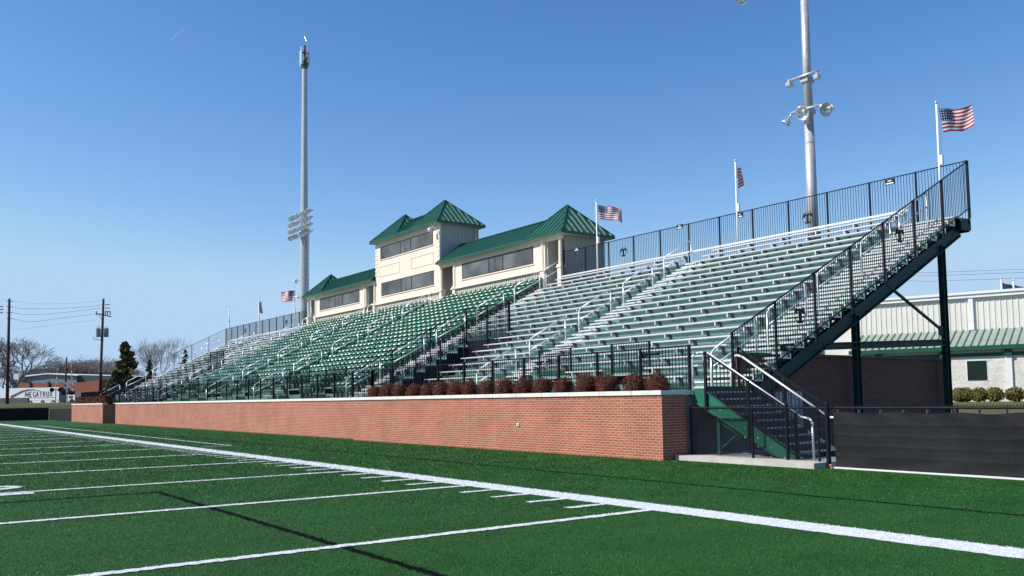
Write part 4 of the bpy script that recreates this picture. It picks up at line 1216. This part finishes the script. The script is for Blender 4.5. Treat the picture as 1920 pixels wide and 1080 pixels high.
for i, (px, py) in enumerate(sp_px):
    p = at(px, 735, 1, 7.32); r = [.33, .31, .34][i % 3] * (1.02 if i > 12 else 1)
    r = .295 + .012 * ((i * 7) % 4)
    t_ = thing('shrub', (p.x, 7.32, 1.55), '', 'shrub', 'round clipped russet shrubs on top of the brick wall')
    where = 'nearest the right corner of the wall' if i == 16 else ('leftmost in the row, nearest the dark entrance' if i == 0 else (ORD[16 - i] + ' from the right in its row'))
    t_['label'] = 'russet shrub on the brick wall, %s' % where
    obj('leaves', leafball((p.x, 7.32, 1.56 + r * .92), r, 2600, .032, 40 + i, .98), M['shrub'], t_)
    cr = MB(); cr.lathe((p.x, 7.32, 1.55), [(.03, 0), (.03, .08), (r * .5, .12), (r * .80, r * .9), (r * .55, r * 1.55), (.02, r * 1.75)], 10)
    obj('stems', cr, M['hedgecore'], t_)
hd = thing('hedge', (-77, 7.3, 1.55), 'long clipped russet hedge on the far left end of the brick wall', 'hedge')
mb = MB(); rs = random.Random(3)
for i in range(9000):
    x = rs.uniform(-84.6, -71.0); f_ = rs.random()
    if f_ < .5: y, z, n_ = 7.05 + rs.uniform(-.03, .05), rs.uniform(1.55, 2.25), Vector((0, -1, 0))
    else: y, z, n_ = rs.uniform(7.05, 7.6), 2.25 + rs.uniform(-.05, .04), Vector((0, 0, 1))
    a = Vector((rs.uniform(-1, 1), rs.uniform(-1, 1), rs.uniform(-1, 1))).normalized() * .06; b_ = n_.cross(a).normalized() * .05; p = Vector((x, y, z))
    mb.face([p - a, p + b_, p + a, p - b_])
obj('leaves', mb, M['shrub'], hd); obj('stems', MB().box(-84.6, -71.0, 7.1, 7.6, 1.5, 2.2), M['hedgecore'], hd)

# ------------------------------------------------------------------ background right: white building
A0 = at(1920, 538, 1, 50.0); ddir = Vector((-.951, -.309, 0)).normalized()
nb_ = Vector((.309, -.951, 0)).normalized()        # outward (towards camera)
gz = .95
bo = Vector((A0.x, 50.0, gz))
def BP(s, n, z): # s metres left of px1920, n metres outward
    return bo + ddir * s + nb_ * n + Vector((0, 0, z - gz))
def onb(px, py, n=0):
    """s and z where the pixel's ray meets the building front moved outwards by n"""
    d = _fw + _r2 * ((px - CX) / F) + _u2 * ((CY - py) / F); o0 = bo + nb_ * n
    t_ = (o0 - CAM).dot(nb_) / d.dot(nb_); p_ = CAM + d * t_
    return (p_ - o0).dot(ddir), p_.z
wb = thing('warehouse', bo, 'white ribbed metal building with green lean-to roof behind the right end of the stand', 'building')
zt = onb(1920, 545)[1]; sL, _ = onb(1607, 620); s0 = -30
def bbox(mb, sa, sb, na, nb2, za, zb, mi=0):
    p_ = [BP(sb, na, za), BP(sa, na, za), BP(sa, nb2, za), BP(sb, nb2, za), BP(sb, na, zb), BP(sa, na, zb), BP(sa, nb2, zb), BP(sb, nb2, zb)]
    mb.hexa([p_[1], p_[0], p_[3], p_[2], p_[5], p_[4], p_[7], p_[6]], mi)
zlow = onb(1920, 620)[1]
mb = MB(); bbox(mb, s0, sL - .0, -25, 0, gz - .3, zt)
s_ = s0
while s_ < sL - .1: bbox(mb, s_, s_ + .06, 0, .035, zlow - .3, zt - .02); s_ += .33
obj('upper_wall', mb, M['wmetal'], wb)
mb = MB(); bbox(mb, s0, sL + .3, -25.3, .30, zt, zt + .16); bbox(mb, s0, sL + .3, -25.3, .22, zt - .22, zt - .003); obj('gutter', mb, M['white'], wb)
mb = MB(); bbox(mb, sL, sL + 9.0, -25, -2.5, gz - .3, zt - .2); obj('side_block', mb, M['wmetal'], wb)
# lean-to
nd = 2.6
sA, zA = onb(1620, 662, nd); s19, z19 = onb(1920, 645, nd); zE = z19
zJ = onb(1920, 614, 0)[1]
mb = MB(); rb = MB()
slopeface(mb, rb, BP(s0, nd + .35, zE), BP(sL - .2, nd + .35, zE), BP(s0, .05, zJ), BP(sL - .2, .05, zJ), 96, .06, .06)
o = obj('lean_to_roof', mb, M['awning'], wb); obj('seams', rb, M['awning_rib'], o)
mb = MB(); bbox(mb, s0, sL - .2, nd + .3, nd + .42, zE - .26, zE - .01); obj('fascia', mb, M['trimgreen'], wb)
mb = MB(); bbox(mb, s0, sL - .9, .06, nd, gz - .3, zE - .05); obj('lower_wall', mb, M['wblock'], wb)
mb = MB(); zb1 = onb(1900, 661, nd)[1]; bbox(mb, s0, sL - .9, nd, nd + .03, zb1 - .16, zb1 + .06); obj('band', mb, M['trimgreen'], wb)
for px in (1893, 1771, 1650):
    s_, _ = onb(px, 700, nd); mb = MB(); bbox(mb, s_ - .17, s_ + .17, nd + .031, nd + .12, gz, zb1 - .17); obj('pilaster', mb, M['white'], wb)
    mb = MB(); bbox(mb, s_ - .2, s_ + .2, nd + .032, nd + .24, zb1 - .165, zE - .25); obj('bracket', mb, M['trimgreen'], wb)
s_, _ = onb(1822, 600, 0); mb = MB(); bbox(mb, s_ - .14, s_ + .14, .036, .16, zJ, zt - .2); obj('downpipe', mb, M['white'], wb)
for (xa, xb) in ((1813, 1851),):
    sa, za = onb(xa, 677, nd); sb, zb = onb(xb, 712, nd)
    mb = MB(); bbox(mb, sb, sa, nd + .01, nd + .05, zb, za); o = obj('window', mb, M['doorgreen'], wb)
    mb = MB(); bbox(mb, sb - .06, sa + .06, nd + .002, nd + .012, zb - .06, za + .06); obj('frame', mb, M['white'], o)
# hedges before the building
hc = MB(); i = 0; hi = 0
for (px, w) in ((1800, 26), (1812, 24), (1835, 36), (1865, 36), (1902, 38), (1935, 38), (1968, 36)):
    s_, _ = onb(px, 740, nd + 1.3); p = BP(s_, nd + 1.3, gz); r = .50
    t_ = thing('shrub', p, ('yellow-green bush by the white building, ' + ('just right of the steel column', 'second right of the steel column', 'under the left edge of the dark window', 'under the right edge of the dark window', 'third from the frame edge', 'at the frame edge', 'outside the frame edge')[i]), 'shrub', 'yellow-green bushes along the white building')
    obj('leaves', leafball((p.x, p.y, gz + r * .85), r, 1500, .085, 90 + i, .85), M['hedge'], t_)
    obj('stems', MB().lathe((p.x, p.y, gz), [(.05, 0), (r * .7, .15), (r * .75, r * .9), (.05, r * 1.45)], 8), M['hedgecore'], t_); i += 1
# finials and flags beyond the roof
for i, (px, py) in enumerate(((1877, 523), (1900, 527))):
    a = at(px, py, 1, 75); t_ = thing('flagpole', (a.x, 75, gz), 'distant flagpole tip showing above the white building roof, ' + ('left', 'right') [i] + ' one', 'flagpole', 'flagpoles beyond the white building')
    obj('pole', MB().tube((a.x, 75, gz), (a.x, 75, a.z), .09, .07), M['white'], t_); obj('finial', MB().lathe((a.x, 75, a.z + .1), [(.01, -.15), (.14, 0), (.01, .15)], 8), M['alu_b'], t_)
    fl = MB(); d_ = Vector((.6, .8, 0))
    for q in range(8):
        p0 = Vector((a.x + .1, 75, a.z - .35)) + d_ * (q * .14); p1 = p0 + d_ * .14
        z0 = -.05 * q * (1 + .3 * math.sin(q)); z1 = -.05 * (q + 1) * (1 + .3 * math.sin(q + 1))
        fl.face([p0 + Vector((0, 0, z0)), p1 + Vector((0, 0, z1)), p1 + Vector((0, 0, z1 - .9)), p0 + Vector((0, 0, z0 - .9))], q % 2)
    o = obj('flag', fl, [M['navy'], M['text']], origin=(a.x, 75, a.z - .4)); tag(o, 'dark flag just above the white building roof, ' + ('left', 'right')[i] + ' one', 'flag', 'flags beyond the white building')

# ------------------------------------------------------------------ background left
# end zone windscreen fence
ef = thing('windscreen_fence', (-99, 3, 0), 'black windscreen fence closing the far end of the field', 'fence')
obj('windscreen', MB().box(-99.05, -99.0, -40, 6.8, .0, 1.28), M['tarp'], ef)
obj('windscreen', MB().box(-98.9, -85.0, 6.9, 6.95, .0, 1.20), M['tarp'], ef)
obj('rail', MB().tube((-99.1, -40, 1.3), (-99.1, 6.8, 1.3), .03), M['blackfence'], ef)
p0 = at(126, 781, 0, -86.0)
def gpx(px, py, X):   # a point on the plane x = X
    return at(px, py, 0, X)
# far buildings and the trailer stand obliquely to the field
NA = R_(38)
nL = Vector((math.sin(NA), -math.cos(NA), 0)); dL = Vector((math.cos(NA), math.sin(NA), 0))
class Plane:
    def __init__(s, px, py, X): s.o = gpx(px, py, X); s.o.z = 0
    def sz(s, px, py, dep=0.0):
        d = _fw + _r2 * ((px - CX) / F) + _u2 * ((CY - py) / F); o = s.o + nL * dep
        p_ = CAM + d * ((o - CAM).dot(nL) / d.dot(nL)); return (p_ - o).dot(dL), p_.z
    def P(s, a, dep, z): return s.o + dL * a + nL * dep + Vector((0, 0, z))
    def box(s, mb, s0, s1, d0, d1, z0, z1, mi=0):
        P = s.P
        return mb.hexa([P(s0, d1, z0), P(s1, d1, z0), P(s1, d0, z0), P(s0, d0, z0), P(s0, d1, z1), P(s1, d1, z1), P(s1, d0, z1), P(s0, d0, z1)], mi)
    def poly(s, mb, pts, dep, thick):
        q = [s.sz(px, py, dep) for px, py in pts]; n = len(q); k = len(mb.v)
        mb.v += [tuple(s.P(a_, dep, z_)) for a_, z_ in q] + [tuple(s.P(a_, dep - thick, z_)) for a_, z_ in q]
        mb.f.append(tuple(range(k, k + n))); mb.f.append(tuple(reversed(range(k + n, k + 2 * n)))); mb.mi += [0, 0]
        for i in range(n):
            j = (i + 1) % n; mb.f.append((k + i, k + n + i, k + n + j, k + j)); mb.mi.append(0)
        return mb
TP = Plane(60, 740, -165.0)
sR, zt_ = TP.sz(111, 726); zb_ = TP.sz(110, 756)[1]; sL_ = TP.sz(-70, 727)[0]
tl = thing('semi_trailer', TP.P(sR - 6, 0, zb_), 'white semi trailer with grey lettering parked beyond the far end of the field', 'trailer')
obj('body', TP.box(MB(), sL_, sR, -2.5, 0, zb_ + .55, zt_), M['truck'], tl)
obj('side_skirt', TP.box(MB(), TP.sz(52, 750)[0], sR - .1, -.1, -.02, zb_ - .1, zb_ + .545), M['truck'], tl)
obj('rear_door', TP.box(MB(), sR + .004, sR + .06, -2.45, -.05, zb_ + .5, zt_ - .05), M['navy'], tl)
for px in (57, 80, 100):
    a_ = TP.sz(px, 750)[0]
    obj('wheel', MB().tube(TP.P(a_, -.3, zb_ + .1), TP.P(a_, .02, zb_ + .1), .45, n=16).tube(TP.P(a_, .02, zb_ + .1), TP.P(a_, .04, zb_ + .1), .2, n=10, mi=1), [M['rubber'], M['alu']], tl)
LET = {'M': [((0, 0), (.12, 1)), ((.12, 1), (.5, .1)), ((.5, .1), (.88, 1)), ((.88, 1), (1, 0))], 'E': [((.1, 0), (.1, 1)), ((.1, 0), (.75, 0)), ((.1, .5), (.65, .5)), ((.1, 1), (.75, 1))],
       'G': [((.9, .85), (.6, 1)), ((.6, 1), (.25, .9)), ((.25, .9), (.08, .5)), ((.08, .5), (.25, .1)), ((.25, .1), (.6, 0)), ((.6, 0), (.9, .12)), ((.9, .12), (.9, .42))], 'A': [((0, 0), (.42, 1)), ((.42, 1), (.84, 0)), ((.17, .35), (.68, .35))],
       'T': [((.4, 0), (.4, 1)), ((0, 1), (.8, 1))], 'R': [((.1, 0), (.1, 1)), ((.1, 1), (.6, .95)), ((.6, .95), (.7, .72)), ((.7, .72), (.55, .5)), ((.55, .5), (.1, .5)), ((.35, .5), (.8, 0))],
       'U': [((.1, 1), (.1, .25)), ((.1, .25), (.25, .03)), ((.25, .03), (.6, .03)), ((.6, .03), (.75, .25)), ((.75, .25), (.75, 1))], 'X': [((0, 0), (.8, 1)), ((0, 1), (.8, 0))]}
l0 = TP.sz(47, 744)[0]; l1 = TP.sz(100, 744)[0]; lz0 = TP.sz(70, 743.5)[1]; lz1 = TP.sz(70, 734.5)[1]
word = 'MEGATRUX'; wid = (l1 - l0) / (len(word) + .9); ca_ = l0
for ch in word:
    w = wid * (1.25 if ch == 'M' else .95); ls = MB()
    for (p_, q_) in LET[ch]:
        ls.bar(TP.P(ca_ + p_[0] * w * .92, .02, lz0 + p_[1] * (lz1 - lz0)), TP.P(ca_ + q_[0] * w * .92, .02, lz0 + q_[1] * (lz1 - lz0)), .14, .02, up=nL)
    obj('letter', ls, M['text'], tl); ca_ += w * 1.12
sw = MB(); pts = [(20, 745), (30, 740), (42, 734), (54, 731), (64, 730.5), (74, 733)]
for (p_, q_), w in zip(zip(pts[:-1], pts[1:]), (.45, .36, .26, .18, .1)):
    A, B = TP.sz(*p_), TP.sz(*q_); sw.bar(TP.P(A[0], .02, A[1]), TP.P(B[0], .02, B[1]), w, .02, up=nL)
obj('swoosh', sw, M['text'], tl)
A, B = TP.sz(52, 746), TP.sz(104, 746); obj('small_lettering', TP.box(MB(), A[0], B[0], .005, .02, A[1] - .05, A[1] + .05), M['alu_d'], tl)
LP_ = Plane(30, 755, -150)
a_, z0 = LP_.sz(52, 758); z1 = LP_.sz(30, 746)[1]
tag(obj('low_wall', LP_.box(MB(), LP_.sz(-60, 750)[0], a_, -.3, 0, z0 - 1, z1), M['bracket'], origin=LP_.P(a_, 0, z0)), 'low dark grey wall in front of the left end of the trailer', 'wall')
KP = Plane(125, 750, -158); zb2 = KP.sz(120, 757)[1]
cb_ = thing('parked_truck', KP.P(0, 0, zb2), 'small dark blue and white truck parked between the trailer and the hedge', 'truck')
obj('cargo_box', KP.box(MB(), KP.sz(113, 740)[0], KP.sz(124, 740)[0], -2, 0, zb2 + .4, KP.sz(120, 733)[1]), M['navy'], cb_)
obj('cab', KP.box(MB(), KP.sz(124.3, 740)[0], KP.sz(139, 745)[0], -2, -.1, zb2 + .4, KP.sz(130, 740)[1]), M['white'], cb_)
A = KP.sz(128, 747); B = KP.sz(136, 742); obj('window', KP.box(MB(), A[0], B[0], -.098, -.08, A[1], B[1]), M['glass'], cb_)
for px in (117, 134):
    a_ = KP.sz(px, 750)[0]; obj('wheel', MB().tube(KP.P(a_, -.35, zb2 + .4), KP.P(a_, .02, zb2 + .4), .42, n=14), M['rubber'], cb_)
WP = Plane(90, 730, -215)
fw_ = thing('far_warehouse', WP.P(0, 0, 2), 'low far building with pale gable roof, teal siding and red brick base', 'building')
obj('siding', WP.poly(MB(), [(40, 722), (144, 722), (144, 704), (88, 701), (40, 707)], 0, 30), M['teal'], fw_)
obj('roof', WP.poly(MB(), [(37, 707.5), (88, 701.5), (146, 704.5), (146, 702.5), (88, 699.5), (37, 705)], .5, 32), M['white'], fw_)
obj('slate_wing', WP.poly(MB(), [(144.5, 740), (216, 740), (216, 705), (144.5, 703.5)], -.3, 28), M['slate'], fw_)
obj('brick_base', WP.poly(MB(), [(18, 760), (188, 760), (188, 712), (150, 717), (18, 718.5)], 3, 1.5), M['farbrick'], fw_)
for px in (20, 55, 90):
    obj('brick_pier', WP.poly(MB(), [(px - 1.4, 732), (px + 1.4, 732), (px + 1.4, 715), (px - 1.4, 715)], 3.3, .29), M['slate'], fw_)
obj('roof_vent', WP.poly(MB(), [(24, 712), (35, 712), (35, 702), (31, 700), (26, 701)], 2, 2), M['alu_b'], fw_)
def quadx(pts, X, thick=1.5):
    mb = MB(); q = [gpx(px, py, X) for px, py in pts]; n = len(q)
    mb.v += [(X, v.y, v.z) for v in q] + [(X - thick, v.y, v.z) for v in q]
    mb.f.append(tuple(range(n))); mb.f.append(tuple(reversed(range(n, 2 * n)))); mb.mi += [0, 0]
    for i in range(n):
        j = (i + 1) % n; mb.f.append((i, n + i, n + j, j)); mb.mi.append(0)
    return mb
# dark fence beyond left end of the stand
X = -120
tag(obj('dark_fence', quadx([(152, 756), (215, 756), (215, 735), (190, 735), (152, 736)], X, .1), M['blackfence'], origin=(X, gpx(180, 745, X).y, 2)), 'dark screened fence beyond the far left end of the stand', 'fence')
# utility poles
def upole(pxt, pyt, pxb, X, label, r=.20):
    t0 = gpx(pxt, pyt, X); b0 = gpx(pxb, 757, X)
    t_ = thing('utility_pole', (X, b0.y, 1.7), label, 'utility pole', 'dark wooden utility poles')
    obj('pole', MB().tube((X, b0.y, 1.2), (X, t0.y, t0.z), r * 1.15, r * .8, n=8), M['wood'], t_, smooth=True)
    return t_, t0, b0
Xp = -135
u1, t1, b1_ = upole(17.5, 560, 13.5, Xp, 'dark wooden utility pole at the left edge of the picture')
u2, t2, b2_ = upole(194, 560, 187, Xp, 'dark wooden utility pole with two grey transformers left of the evergreen')
u3, t3, b3_ = upole(125, 670, 121, Xp - 40, 'short thin dark pole behind the crossing signals', r=.17)
for py in (565, 575, 586, 597):
    p = gpx(17, py, Xp); obj('insulator', MB().bar((Xp, p.y - .35, p.z), (Xp, p.y + .45, p.z), .08, .07), M['wire'], u1)
for py in (575, 580, 586):
    for px0, px1 in ((0, 5),):
        a, b_ = gpx(-6, py, Xp), gpx(6, py, Xp)
        obj('dead_end_insulator', MB().tube((Xp, a.y, a.z), (Xp, b_.y, b_.z), .07), M['wire'], u1)
for py in (571, 577.5, 584):
    a, b_ = gpx(197, py, Xp), gpx(206, py, Xp); obj('dead_end_insulator', MB().tube((Xp, a.y, a.z), (Xp, b_.y, b_.z), .06), M['wire'], u2)
A, B = gpx(180, 588, Xp), gpx(208, 594, Xp)
obj('crossarm', MB().bar((Xp + .2, A.y, A.z), (Xp + .2, B.y, B.z), .12, .14).bar((Xp + .2, gpx(184, 590, Xp).y, A.z - .1), (Xp + .2, gpx(191, 600, Xp).y, gpx(191, 600, Xp).z), .06, .06), M['wood'], u2)
for px in (180, 197, 201, 206):
    p = gpx(px, 588, Xp); obj('insulator', MB().box(Xp + .1, Xp + .3, p.y - .06, p.y + .06, p.z - .25, p.z + .35), M['wire'], u2)
for (px) in (184, 199):
    p = gpx(px, 624, Xp); h = (gpx(px, 616, Xp).z - gpx(px, 632, Xp).z) / 2
    obj('transformer', MB().tube((Xp + .1, p.y, p.z - h), (Xp + .1, p.y, p.z + h), .34, n=12).tube((Xp + .1, p.y - .12, p.z + h), (Xp + .1, p.y - .12, p.z + h + .35), .04).tube((Xp + .1, p.y + .15, p.z + h), (Xp + .1, p.y + .15, p.z + h + .35), .04), M['grey_can'], u2)
obj('cable_guard', MB().path([(Xp + .2, gpx(174, 632, Xp).y, gpx(174, 632, Xp).z), (Xp + .2, gpx(177, 637, Xp).y, gpx(177, 637, Xp).z), (Xp + .2, gpx(188, 637, Xp).y, gpx(188, 637, Xp).z)], .04, 5).tube((Xp + .25, gpx(192, 640, Xp).y, gpx(192, 640, Xp).z), (Xp + .25, gpx(190.5, 700, Xp).y, gpx(190.5, 700, Xp).z), .05), M['wire'], u2)
def wire(pts, X, label, r=.022, sag=0, mat_='wire'):
    v = [gpx(px, py, X) for px, py in pts]
    mb = MB().path([(X, q.y, q.z) for q in v], r, 4)
    tag(obj('power_line', mb, M[mat_], origin=(X, v[0].y, v[0].z)), label, 'power line', 'power lines at the left')
wire([(20, 564), (50, 568), (90, 570), (140, 569), (193, 563)], Xp, 'topmost thin power line between the two tall utility poles', .012)
wire([(22, 575), (40, 579), (90, 579), (140, 577), (170, 575), (192, 571)], Xp, 'second power line from the top between the two utility poles')
wire([(22, 586), (45, 590), (90, 589), (130, 585), (192, 577)], Xp, 'third power line from the top between the two utility poles')
wire([(22, 597), (45, 603), (70, 603), (110, 597), (160, 591), (182, 588)], Xp, 'fourth power line from the top, ending at the crossarm')
wire([(22, 619), (70, 613), (120, 607), (180, 600)], Xp, 'thin lowest wire sloping up to the transformer pole', .012)
wire([(-10, 690), (30, 688), (80, 685), (125, 682), (183, 679)], Xp, 'thick pale cable low between the utility poles', .045, mat_='alu_d')
wire([(-10, 563), (14, 562)], Xp, 'short power line leaving the picture at the left edge', .012)
def wire3(pa, pb_, ya, yb2, label):
    a = at(*pa, 1, ya); b_ = at(*pb_, 1, yb2); mid = (a + b_) / 2 - Vector((0, 0, .5))
    tag(obj('power_line', MB().path([a, mid, b_], .03, 4), M['wire'], origin=a), label, 'power line', 'power lines at the right')
for i, (y0, y1) in enumerate(((508, 503), (514, 509), (523, 520))):
    wire3((1560, y0), (1960, y1), 130, 130, ('upper', 'middle', 'lower')[i] + ' faint power line above the white building at the right')
wire3((195, 680), (560, 668), 60, 90, 'faint cable behind the evergreen and the bare tree')
# railway crossing signals
for i, (pxa, pya, pxb, X) in enumerate(((108.5, 690, 104, -140), (133, 683, 136.5, -138))):
    a, b_ = gpx(pxa, pya, X), gpx(pxb, 757, X)
    t_ = thing('crossing_signal', (X, b_.y, b_.z), 'crossing signal with raised red and white gate arm, ' + ('left one by the trailer end', 'right one with the crossbuck')[i], 'crossing signal', 'railway crossing signals')
    n = 9; base = gpx(pxb, 728 + i * 6, X); arm = MB()
    for k in range(n):
        p_ = Vector((X + .1, base.y, base.z)).lerp(Vector((X + .1, a.y, a.z)), k / n); q_ = Vector((X + .1, base.y, base.z)).lerp(Vector((X + .1, a.y, a.z)), (k + 1) / n)
        arm.bar(p_, q_, .16, .05, mi=k % 2)
    obj('gate_arm', arm, [M['white'], M['red']], t_)
    mpx = pxb if i == 0 else 125.5
    m_ = gpx(mpx, 757, X); top = gpx(mpx, (727, 716)[i], X)
    obj('mast', MB().tube((X, m_.y, m_.z - .2), (X, m_.y, top.z), .09, n=8), M['alu'], t_)
    lz = gpx(mpx, (731, 737)[i], X).z
    for s_ in (-1, 1):
        obj('signal_lamp', MB().tube((X + .12, m_.y + s_ * .55, lz), (X + .32, m_.y + s_ * .55, lz), .32, n=14), M['black'], t_)
    obj('lamp_bar', MB().bar((X + .08, m_.y - .5, lz), (X + .08, m_.y + .5, lz), .1, .1), M['black'], t_)
    if i == 1:
        c = gpx(126.5, 723, X)
        for s_ in (-1, 1): obj('crossbuck_board', MB().bar((X + .12 + .03 * s_, c.y - .42, c.z - .5 * s_), (X + .12 + .03 * s_, c.y + .42, c.z + .5 * s_), .22, .03, up=(1, 0, 0)), M['white'], t_)

# ------------------------------------------------------------------ trees
def bare_tree_mesh(h, spread, seed, depth=6, r0=.28, upb=.35, thin=1.0, ratio=.76):
    rs = random.Random(seed); tr_ = MB(); cr_ = MB()
    def grow(p, d, L, r, lv):
        mb = tr_ if lv == 0 else cr_
        mid = p + d * (L * .5) + Vector((rs.gauss(0, .05), rs.gauss(0, .05), 0)) * L
        q = p + d * L
        mb.tube(p, mid, r, r * .82, n=6 if lv < 2 else 3, cap=False); mb.tube(mid, q, r * .82, r * .66, n=6 if lv < 2 else 3, cap=False)
        if lv >= depth: return
        nb = 3 if lv < 6 else 2
        x = d.cross(Vector((0, 0, 1)))
        if x.length < .1: x = Vector((1, 0, 0))
        x.normalize(); y = d.cross(x); t0 = rs.uniform(0, 6.28)
        for i in range(nb):
            t_ = t0 + 6.283 * i / nb + rs.uniform(-.5, .5); sp_ = spread * rs.uniform(.55, 1.15)
            nd = (d + (x * math.cos(t_) + y * math.sin(t_)) * sp_ + Vector((0, 0, upb * .25))).normalized()
            grow(p.lerp(q, rs.uniform(.55, 1.0) if i else 1.0), nd, L * ratio * rs.uniform(.82, 1.12), max(.007 * thin, r * rs.uniform(.5, .64)), lv + 1)
    grow(Vector((0, 0, -.3)), Vector((rs.uniform(-.05, .05), rs.uniform(-.05, .05), 1)).normalized(), h * .25, r0, 0)
    return tr_, cr_
def mk(name, mb, m_):
    me_ = bpy.data.meshes.new(name); me_.from_pydata(mb.v, [], mb.f); me_.materials.append(m_); me_.update(); return me_
def place_tree(meshes, loc, s_, rz, label, cat='tree', group=None, name='bare_tree', sz=None):
    t_ = thing(name, loc, label, cat, group); t_.scale = (s_, s_, sz or s_); t_.rotation_euler = (0, 0, rz)
    for nm_, me_ in meshes:
        c_ = link(bpy.data.objects.new(nm_, me_)); c_.parent = t_
    return t_
V = []
for sd, dp in ((11, 7), (23, 7), (35, 7)):
    a, b_ = bare_tree_mesh(10, .62, sd, dp, thin=2.2, upb=.30); V.append((('trunk', mk('trunk', a, M['bark'])), ('crown', mk('crown', b_, M['bark']))))
a, b_ = bare_tree_mesh(10, .36, 77, 7, r0=.2, upb=.55, thin=1.5, ratio=.80); VP = (('trunk', mk('trunk', a, M['bark_pale'])), ('crown', mk('crown', b_, M['bark_pale'])))
def maxz(ms): return max(v.co.z for _, me_ in ms for v in me_.vertices)
def tree_at(ms, px, pytop, X, label, rz, **kw):
    p = gpx(px, pytop, X); g0 = gh(X, p.y); hh = maxz(ms); s_ = (p.z - g0) / hh
    return place_tree(ms, (X, p.y, g0), s_ * kw.pop('wide', 1.0), rz, label, sz=s_, **kw)
tree_at(V[0], 28, 626, -185, 'big spreading bare tree at the left edge behind the utility pole', .4, wide=1.35)
names = ['left of the short thin pole', 'behind the short thin pole', 'right of the short thin pole', 'between the short pole and the transformer pole', 'just left of the transformer pole', 'behind the transformer pole', 'just left of the tall evergreen', 'low at the left behind the warehouse']
for i, (px, pt, X) in enumerate(((88, 682, -240), (112, 678, -250), (137, 668, -245), (158, 666, -240), (176, 664, -250), (196, 669, -245), (212, 672, -240), (64, 684, -240))):
    tree_at(V[(i + 1) % 3], px, pt, X, 'far bare tree, %s' % names[i], i * 1.1, wide=1.5, group='far bare trees')
tree_at(V[1], -25, 640, -200, 'bare tree mostly outside the left edge', 2.2, wide=1.3)
for i, (px, pt) in enumerate(((20, 690), (45, 680), (75, 688), (100, 684), (125, 674), (150, 672), (170, 670), (205, 678), (225, 684), (262, 700), (320, 700))):
    tree_at(V[i % 3], px, pt, -290, 'faint bare tree in the farthest row, ' + ORD[i] + ' from the left', i * .7, wide=1.8, group='farthest bare trees')
tree_at(VP, 297, 628, -190, 'pale upright bare tree behind the left end of the stand', .2, wide=1.15)
def evergreen(h, r, seed, n=2600, top=.0):
    rs = random.Random(seed); mb = MB()
    nb = 64
    for i in range(nb):
        u = (i + .5) / nb; z = h * (.06 + .93 * u); rad = r * (1 - u) ** .75 * rs.uniform(.55, 1.12)
        if u > .35: rad = r * (.95 * (1 - u)) ** .62 * rs.uniform(.5, 1.1)
        th = rs.uniform(0, 2 * math.pi); d = Vector((math.cos(th), math.sin(th), -.12))
        for k in range(int(n / nb)):
            t_ = rs.random() ** .7; p = Vector((0, 0, z)) + d * (rad * t_) + Vector((rs.gauss(0, .14), rs.gauss(0, .14), rs.gauss(0, .10))) * (r / 3)
            a = Vector((rs.gauss(0, 1), rs.gauss(0, 1), rs.gauss(0, .5))).normalized() * rs.uniform(.10, .26) * (r / 2.6); b_ = a.cross(Vector((rs.gauss(0, 1), rs.gauss(0, 1), rs.gauss(0, 1)))).normalized() * .10 * (r / 2.6)
            mb.face([p - a - b_, p + a - b_, p + a + b_ - Vector((0, 0, .1)), p - a + b_])
    return mb, MB().tube((0, 0, -.3), (0, 0, h * .95), r * .09, .03, n=8)
for i, (px, pt, X, r, lab, h) in enumerate(((235, 643, -150, 2.5, 'tall dark evergreen left of the stand', 11), (280, 674, -155, 1.7, 'small narrow evergreen in front of the pale bare tree', 8), (347, 655, -170, 2.0, 'dark evergreen top showing above the left end of the stand', 9), (203, 735, -140, 1.6, 'low dark bush under the transformer pole', 3))):
    p = gpx(px, pt, X); g0 = gh(X, p.y); h = p.z - g0; rr = r * (1.5 if i == 0 else .95)
    cw, tk = evergreen(h, rr, 50 + i, 5600 if i == 0 else 2600)
    t_ = thing('evergreen_tree' if i < 3 else 'bush', (X, p.y, g0), lab, 'evergreen' if i < 3 else 'bush')
    c_ = link(bpy.data.objects.new('crown', mk('crown', cw, M['needle']))); c_.parent = t_
    c_ = link(bpy.data.objects.new('trunk', mk('trunk', tk, M['bark']))); c_.parent = t_
# contrail
d0 = _fw + _r2 * ((320 - CX) / F) + _u2 * ((CY - 78) / F); d1 = _fw + _r2 * ((345 - CX) / F) + _u2 * ((CY - 53) / F)
m, t, b, N, L = nodes('thin_ice_cloud')
tp = N.new('ShaderNodeBsdfTransparent'); mx = N.new('ShaderNodeMixShader'); mx.inputs[0].default_value = .22
df = N.new('ShaderNodeBsdfDiffuse'); df.inputs[0].default_value = (.9, .9, .95, 1)
L.new(tp.outputs[0], mx.inputs[1]); L.new(df.outputs[0], mx.inputs[2]); L.new(mx.outputs[0], N['Material Output'].inputs[0])
a = CAM + d0 * 4000; b_ = CAM + d1 * 4000
mb = MB(); mb.tube(a, a.lerp(b_, .5), 3.5, 4.5, n=8).tube(a.lerp(b_, .5), b_, 4.5, 2.0, n=8)
tag(obj('contrail', mb, m, origin=a, smooth=True), 'short faint white vapour trail in the blue sky at upper left', 'vapour trail')
